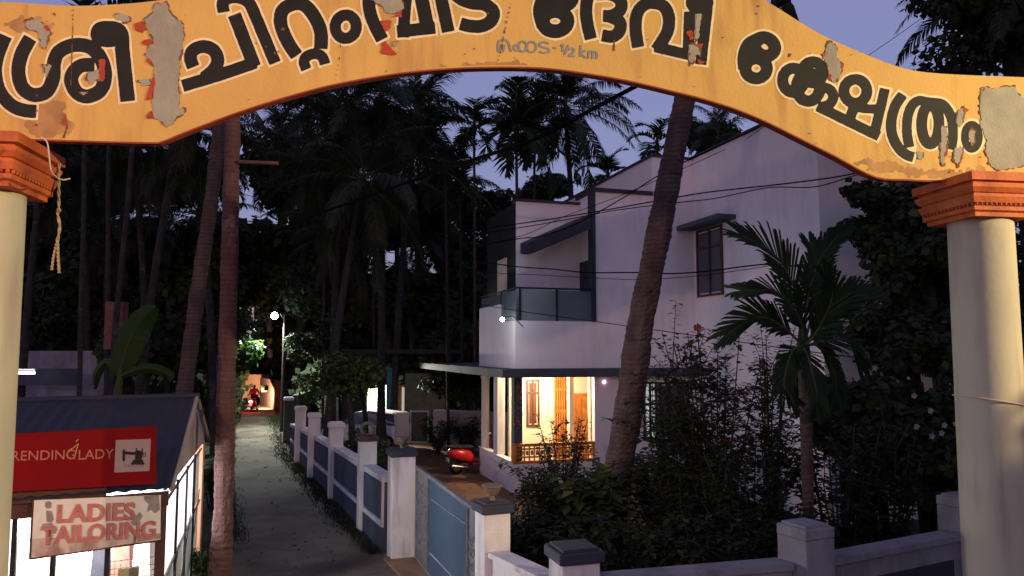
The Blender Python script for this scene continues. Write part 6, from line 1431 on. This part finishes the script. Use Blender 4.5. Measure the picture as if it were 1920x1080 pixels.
def skin_person(name, joints, edges, radii, m, parent, root=0):
    me = bpy.data.meshes.new(name); me.from_pydata([tuple(j) for j in joints], edges, []); o = bpy.data.objects.new(name, me); COL.objects.link(o)
    sk = o.modifiers.new('skin', 'SKIN'); sk.use_smooth_shade = True; ss = o.modifiers.new('sub', 'SUBSURF'); ss.levels = 2; ss.render_levels = 2
    for i, r_ in enumerate(radii): v = me.skin_vertices[0].data[i]; v.radius = (r_, r_) if not isinstance(r_, tuple) else r_; v.use_root = (i == root)
    dg = bpy.context.evaluated_depsgraph_get(); dg.update(); m2 = bpy.data.meshes.new_from_object(o.evaluated_get(dg)); bpy.data.objects.remove(o); m2.materials.clear(); m2.materials.append(m)
    o = bpy.data.objects.new(name, m2); COL.objects.link(o); o.parent = parent; return o
rider = bpy.data.objects.new('person', None); COL.objects.link(rider); rider.location = (rp2.x, rp2.y, 0); rider.rotation_euler = (0, 0, RZ); rider.scale = (1.05,) * 3
rider['label'] = 'rider in a red shirt seen from behind on the moving scooter'; rider['category'] = 'person'
J = [(-.28, 0, .92), (-.27, 0, 1.12), (-.22, 0, 1.32), (-.18, 0, 1.44), (-.16, 0, 1.50), (-.14, 0, 1.60), (-.13, 0, 1.70),
     (-.21, .19, 1.40), (-.10, .30, 1.17), (.20, .31, 1.07), (.38, .29, 1.03), (-.21, -.19, 1.40), (-.10, -.30, 1.17), (.20, -.31, 1.07), (.38, -.29, 1.03),
     (-.26, .12, .90), (.16, .20, .86), (.14, .17, .42), (.20, .16, .34), (-.26, -.12, .90), (.16, -.20, .86), (.14, -.17, .42), (.20, -.16, .34)]
E = [(0, 1), (1, 2), (2, 3), (3, 4), (4, 5), (5, 6), (2, 7), (7, 8), (8, 9), (9, 10), (2, 11), (11, 12), (12, 13), (13, 14), (0, 15), (15, 16), (16, 17), (17, 18), (0, 19), (19, 20), (20, 21), (21, 22)]
RR_ = [.15, .14, .17, .09, .055, .088, .08, .075, .055, .042, .035, .075, .055, .042, .035, .10, .075, .05, .045, .10, .075, .05, .045]
body = skin_person('body', J, E, RR_, M_SHIRT, rider)
body.data.materials.append(M_SKIN); body.data.materials.append(M_TROUS); body.data.materials.append(M_HAIR)
for p in body.data.polygons:
    c = p.center
    if c.z > 1.47: p.material_index = 3 if (c.x < -.10 or c.z > 1.66) else 1
    elif c.x > .12 and c.z > .95: p.material_index = 1
    elif c.z < .97: p.material_index = 2
for s in (-1, 1):
    mb = MB(); mb.ball((-.14, s * .085, 1.60), .022, 6, 5, (.7, .5, 1)); o = obj('ear', mb, M_SKIN); o.parent = rider; o.matrix_parent_inverse = Matrix.Identity(4)
    for k in range(4):
        y = s * (.27 + .022 * k); mb = MB(); mb.tube([(.38, y, 1.045), (.425, y, 1.04), (.43, y, 1.01), (.405, y, .995)], .010, 5); o = obj('finger', mb, M_SKIN); o.parent = rider
mb = MB(); mb.ball((-.055, 0, 1.59), .018, 6, 5); o = obj('nose', mb, M_SKIN); o.parent = rider
hl = Vector((rp2.x, rp2.y, 1.0)) + Vector((math.cos(RZ), math.sin(RZ), 0)) * .85
plight('headlight_beam', hl, (1, .62, .36), 3600, .04, 'SPOT', 130, (R(86), 0, R(0)), blend=.9)
plight('tail_glow', Vector((rp2.x, rp2.y, .72)) - Vector((math.cos(RZ), math.sin(RZ), 0)) * 1.05, (1, .06, .07), 60, .05)

# ---- white car parked behind the lane wall
def car(label, loc, rz):
    t = bpy.data.objects.new('parked_car', None); COL.objects.link(t); t['label'] = label; t['category'] = 'car'; t.location = loc; t.rotation_euler = (0, 0, rz)
    def part(name, mb, m, smooth=False, parent=None):
        me = mb.mesh(name, m, smooth); fixn(me); o = bpy.data.objects.new(name, me); COL.objects.link(o); o.parent = parent or t; return o
    prof = [(-1.85, .35), (-1.88, .75), (-1.75, .95), (-1.0, 1.0), (.75, 1.0), (1.7, .85), (1.85, .6), (1.85, .35)]
    mb = MB(); mb.prism([(x, -.8, z) for x, z in prof], (0, 1.6, 0)); part('body', mb, M_WHITE)
    cab = [(-1.65, 1.003), (-1.35, 1.42), (-.2, 1.52), (.45, 1.45), (1.0, 1.003)]
    mb = MB(); n = len(cab); L = [(x, -.74 + (.13 if z > 1.1 else 0), z) for x, z in cab]; Rr = [(x, -y, z) for x, y, z in L]; mb.add(L + Rr, [tuple(range(n)), tuple(range(2 * n - 1, n - 1, -1))] + [(i, i + n, (i + 1) % n + n, (i + 1) % n) for i in range(n)]); part('cabin_glass', mb, M_GLASS)
    mb = MB(); mb.add([(-1.34, -.60, 1.43), (-1.34, .60, 1.43), (-.2, .62, 1.535), (-.2, -.62, 1.535), (.45, .6, 1.46), (.45, -.6, 1.46)], [(0, 1, 2, 3), (3, 2, 4, 5)]); n0 = 6; mb.v += [(x, y, z + .03) for x, y, z in mb.v]; mb.f += [tuple(n0 + i for i in f) for f in mb.f[:2]] + [(0, 3, 9, 6), (3, 5, 11, 9), (1, 2, 8, 7), (2, 4, 10, 8), (0, 1, 7, 6), (5, 4, 10, 11)]; part('roof', mb, M_WHITE)
    for x in (-1.15, 1.2):
        for y in (-.72, .72):
            mb = MB(); mb.tube([(x, y - .09, .31), (x, y + .09, .31)], .31, 20); w_ = part('wheel', mb, M_RUBBER); mb = MB(); mb.tube([(x, y - .1, .31), (x, y + .1, .31)], .18, 14); part('rim', mb, M_CHROME, False, w_)
    for y in (-.62, .62):
        mb = MB(); mb.box((-1.88, y, .78), (.05, .22, .14), 0, .01); part('tail_light', mb, mat('red_lens', (.4, .02, .02), .2)); mb = MB(); mb.box((1.83, y, .70), (.06, .26, .14), 0, .01); part('headlight', mb, M_CHROME)
    mb = MB(); mb.box((-1.90, 0, .45), (.06, 1.5, .18), 0, .02); part('bumper', mb, M_WHITE)
car('white car parked behind the lane wall in front of the lit far house', (at_y(690, 780, 31.5).x, 32.0, 0), R(165))

# flower pot by the post
p = Vector((at_y(785, 900, 15.9).x, 15.9, 0)); mb = MB(); mb.lathe(p, [(.13, 0), (.18, .3), (.20, .31), (.20, .35), (.16, .35), (.15, .28)], 18)
tag(obj('flower_pot', mb, M_ORANGE), 'terracotta pot holding the croton by the white gate post', 'pot')

# ================================================================ CABLES
def cable(label, pts, r_, n=8, m=M_BLACK):
    P = smooth_path([at_y(x, y, Y) for x, y, Y in pts], n); mb = MB(); mb.tube(P, r_, 6); tag(obj('cable', mb, m), label, 'cable', 'overhead cables')
cable('thick black cable bundle crossing the sky down to the left under the arch', [(1560, -60, 9), (1475, 0, 9.3), (1330, 88, 10.2), (1195, 160, 11), (1110, 205, 11.7), (1000, 262, 12.8), (880, 302, 14.5), (740, 350, 18), (600, 400, 24), (500, 440, 30)], .036)
cable('upper of the wires rising right across the white wall to the arch end', [(820, 440, 19), (968, 420, 17), (1050, 408, 16.5), (1140, 393, 16), (1240, 375, 15.5), (1330, 360, 15), (1450, 347, 14), (1560, 333, 13.5), (1640, 318, 13), (1760, 300, 12.5)], .013)
cable('second wire twisting just below the uppermost one', [(820, 448, 19), (968, 428, 17), (1060, 412, 16.5), (1150, 395, 16), (1250, 382, 15.5), (1340, 372, 15), (1440, 352, 14), (1530, 350, 13.5), (1620, 325, 13), (1760, 306, 12.5)], .010)
cable('wire climbing steeply from the balcony wall towards the arch', [(850, 470, 19), (970, 448, 17), (1010, 444, 16.8), (1080, 420, 16.5), (1170, 370, 15.5), (1240, 326, 15), (1330, 282, 14), (1420, 240, 13)], .012)
cable('thin wire crossing the others above the canopy', [(850, 470, 19), (975, 443, 17), (1060, 405, 16.5), (1150, 372, 16), (1250, 330, 15.5), (1360, 280, 15)], .007)
cable('kinked double wire passing over the balcony recess to the wing window', [(700, 470, 24), (905, 492, 19), (968, 500, 18), (1040, 505, 17.5), (1100, 511, 17), (1180, 511, 16), (1260, 513, 15.5), (1330, 508, 15), (1400, 499, 14.5), (1450, 496, 14), (1560, 505, 13)], .014)
cable('thin wire just under the kinked double wire', [(700, 490, 24), (905, 510, 19), (1000, 515, 17.5), (1110, 521, 17), (1200, 524, 16), (1300, 518, 15.5), (1400, 505, 15), (1450, 497, 14)], .007)
cable('single wire drooping right from the balcony corner across the wing', [(700, 540, 24), (905, 572, 19), (1000, 587, 18), (1110, 602, 17), (1280, 626, 15), (1380, 640, 14), (1500, 657, 12.5), (1620, 672, 12)], .009)
cable('faint thin wire in the sky above the right end of the arch', [(1400, 260, 14), (1640, 96, 14), (1720, 40, 14), (1800, -20, 14)], .006)
cable('thin wire across the sky behind the left palms', [(440, 360, 13), (560, 395, 18), (640, 445, 24), (760, 480, 30)], .006)
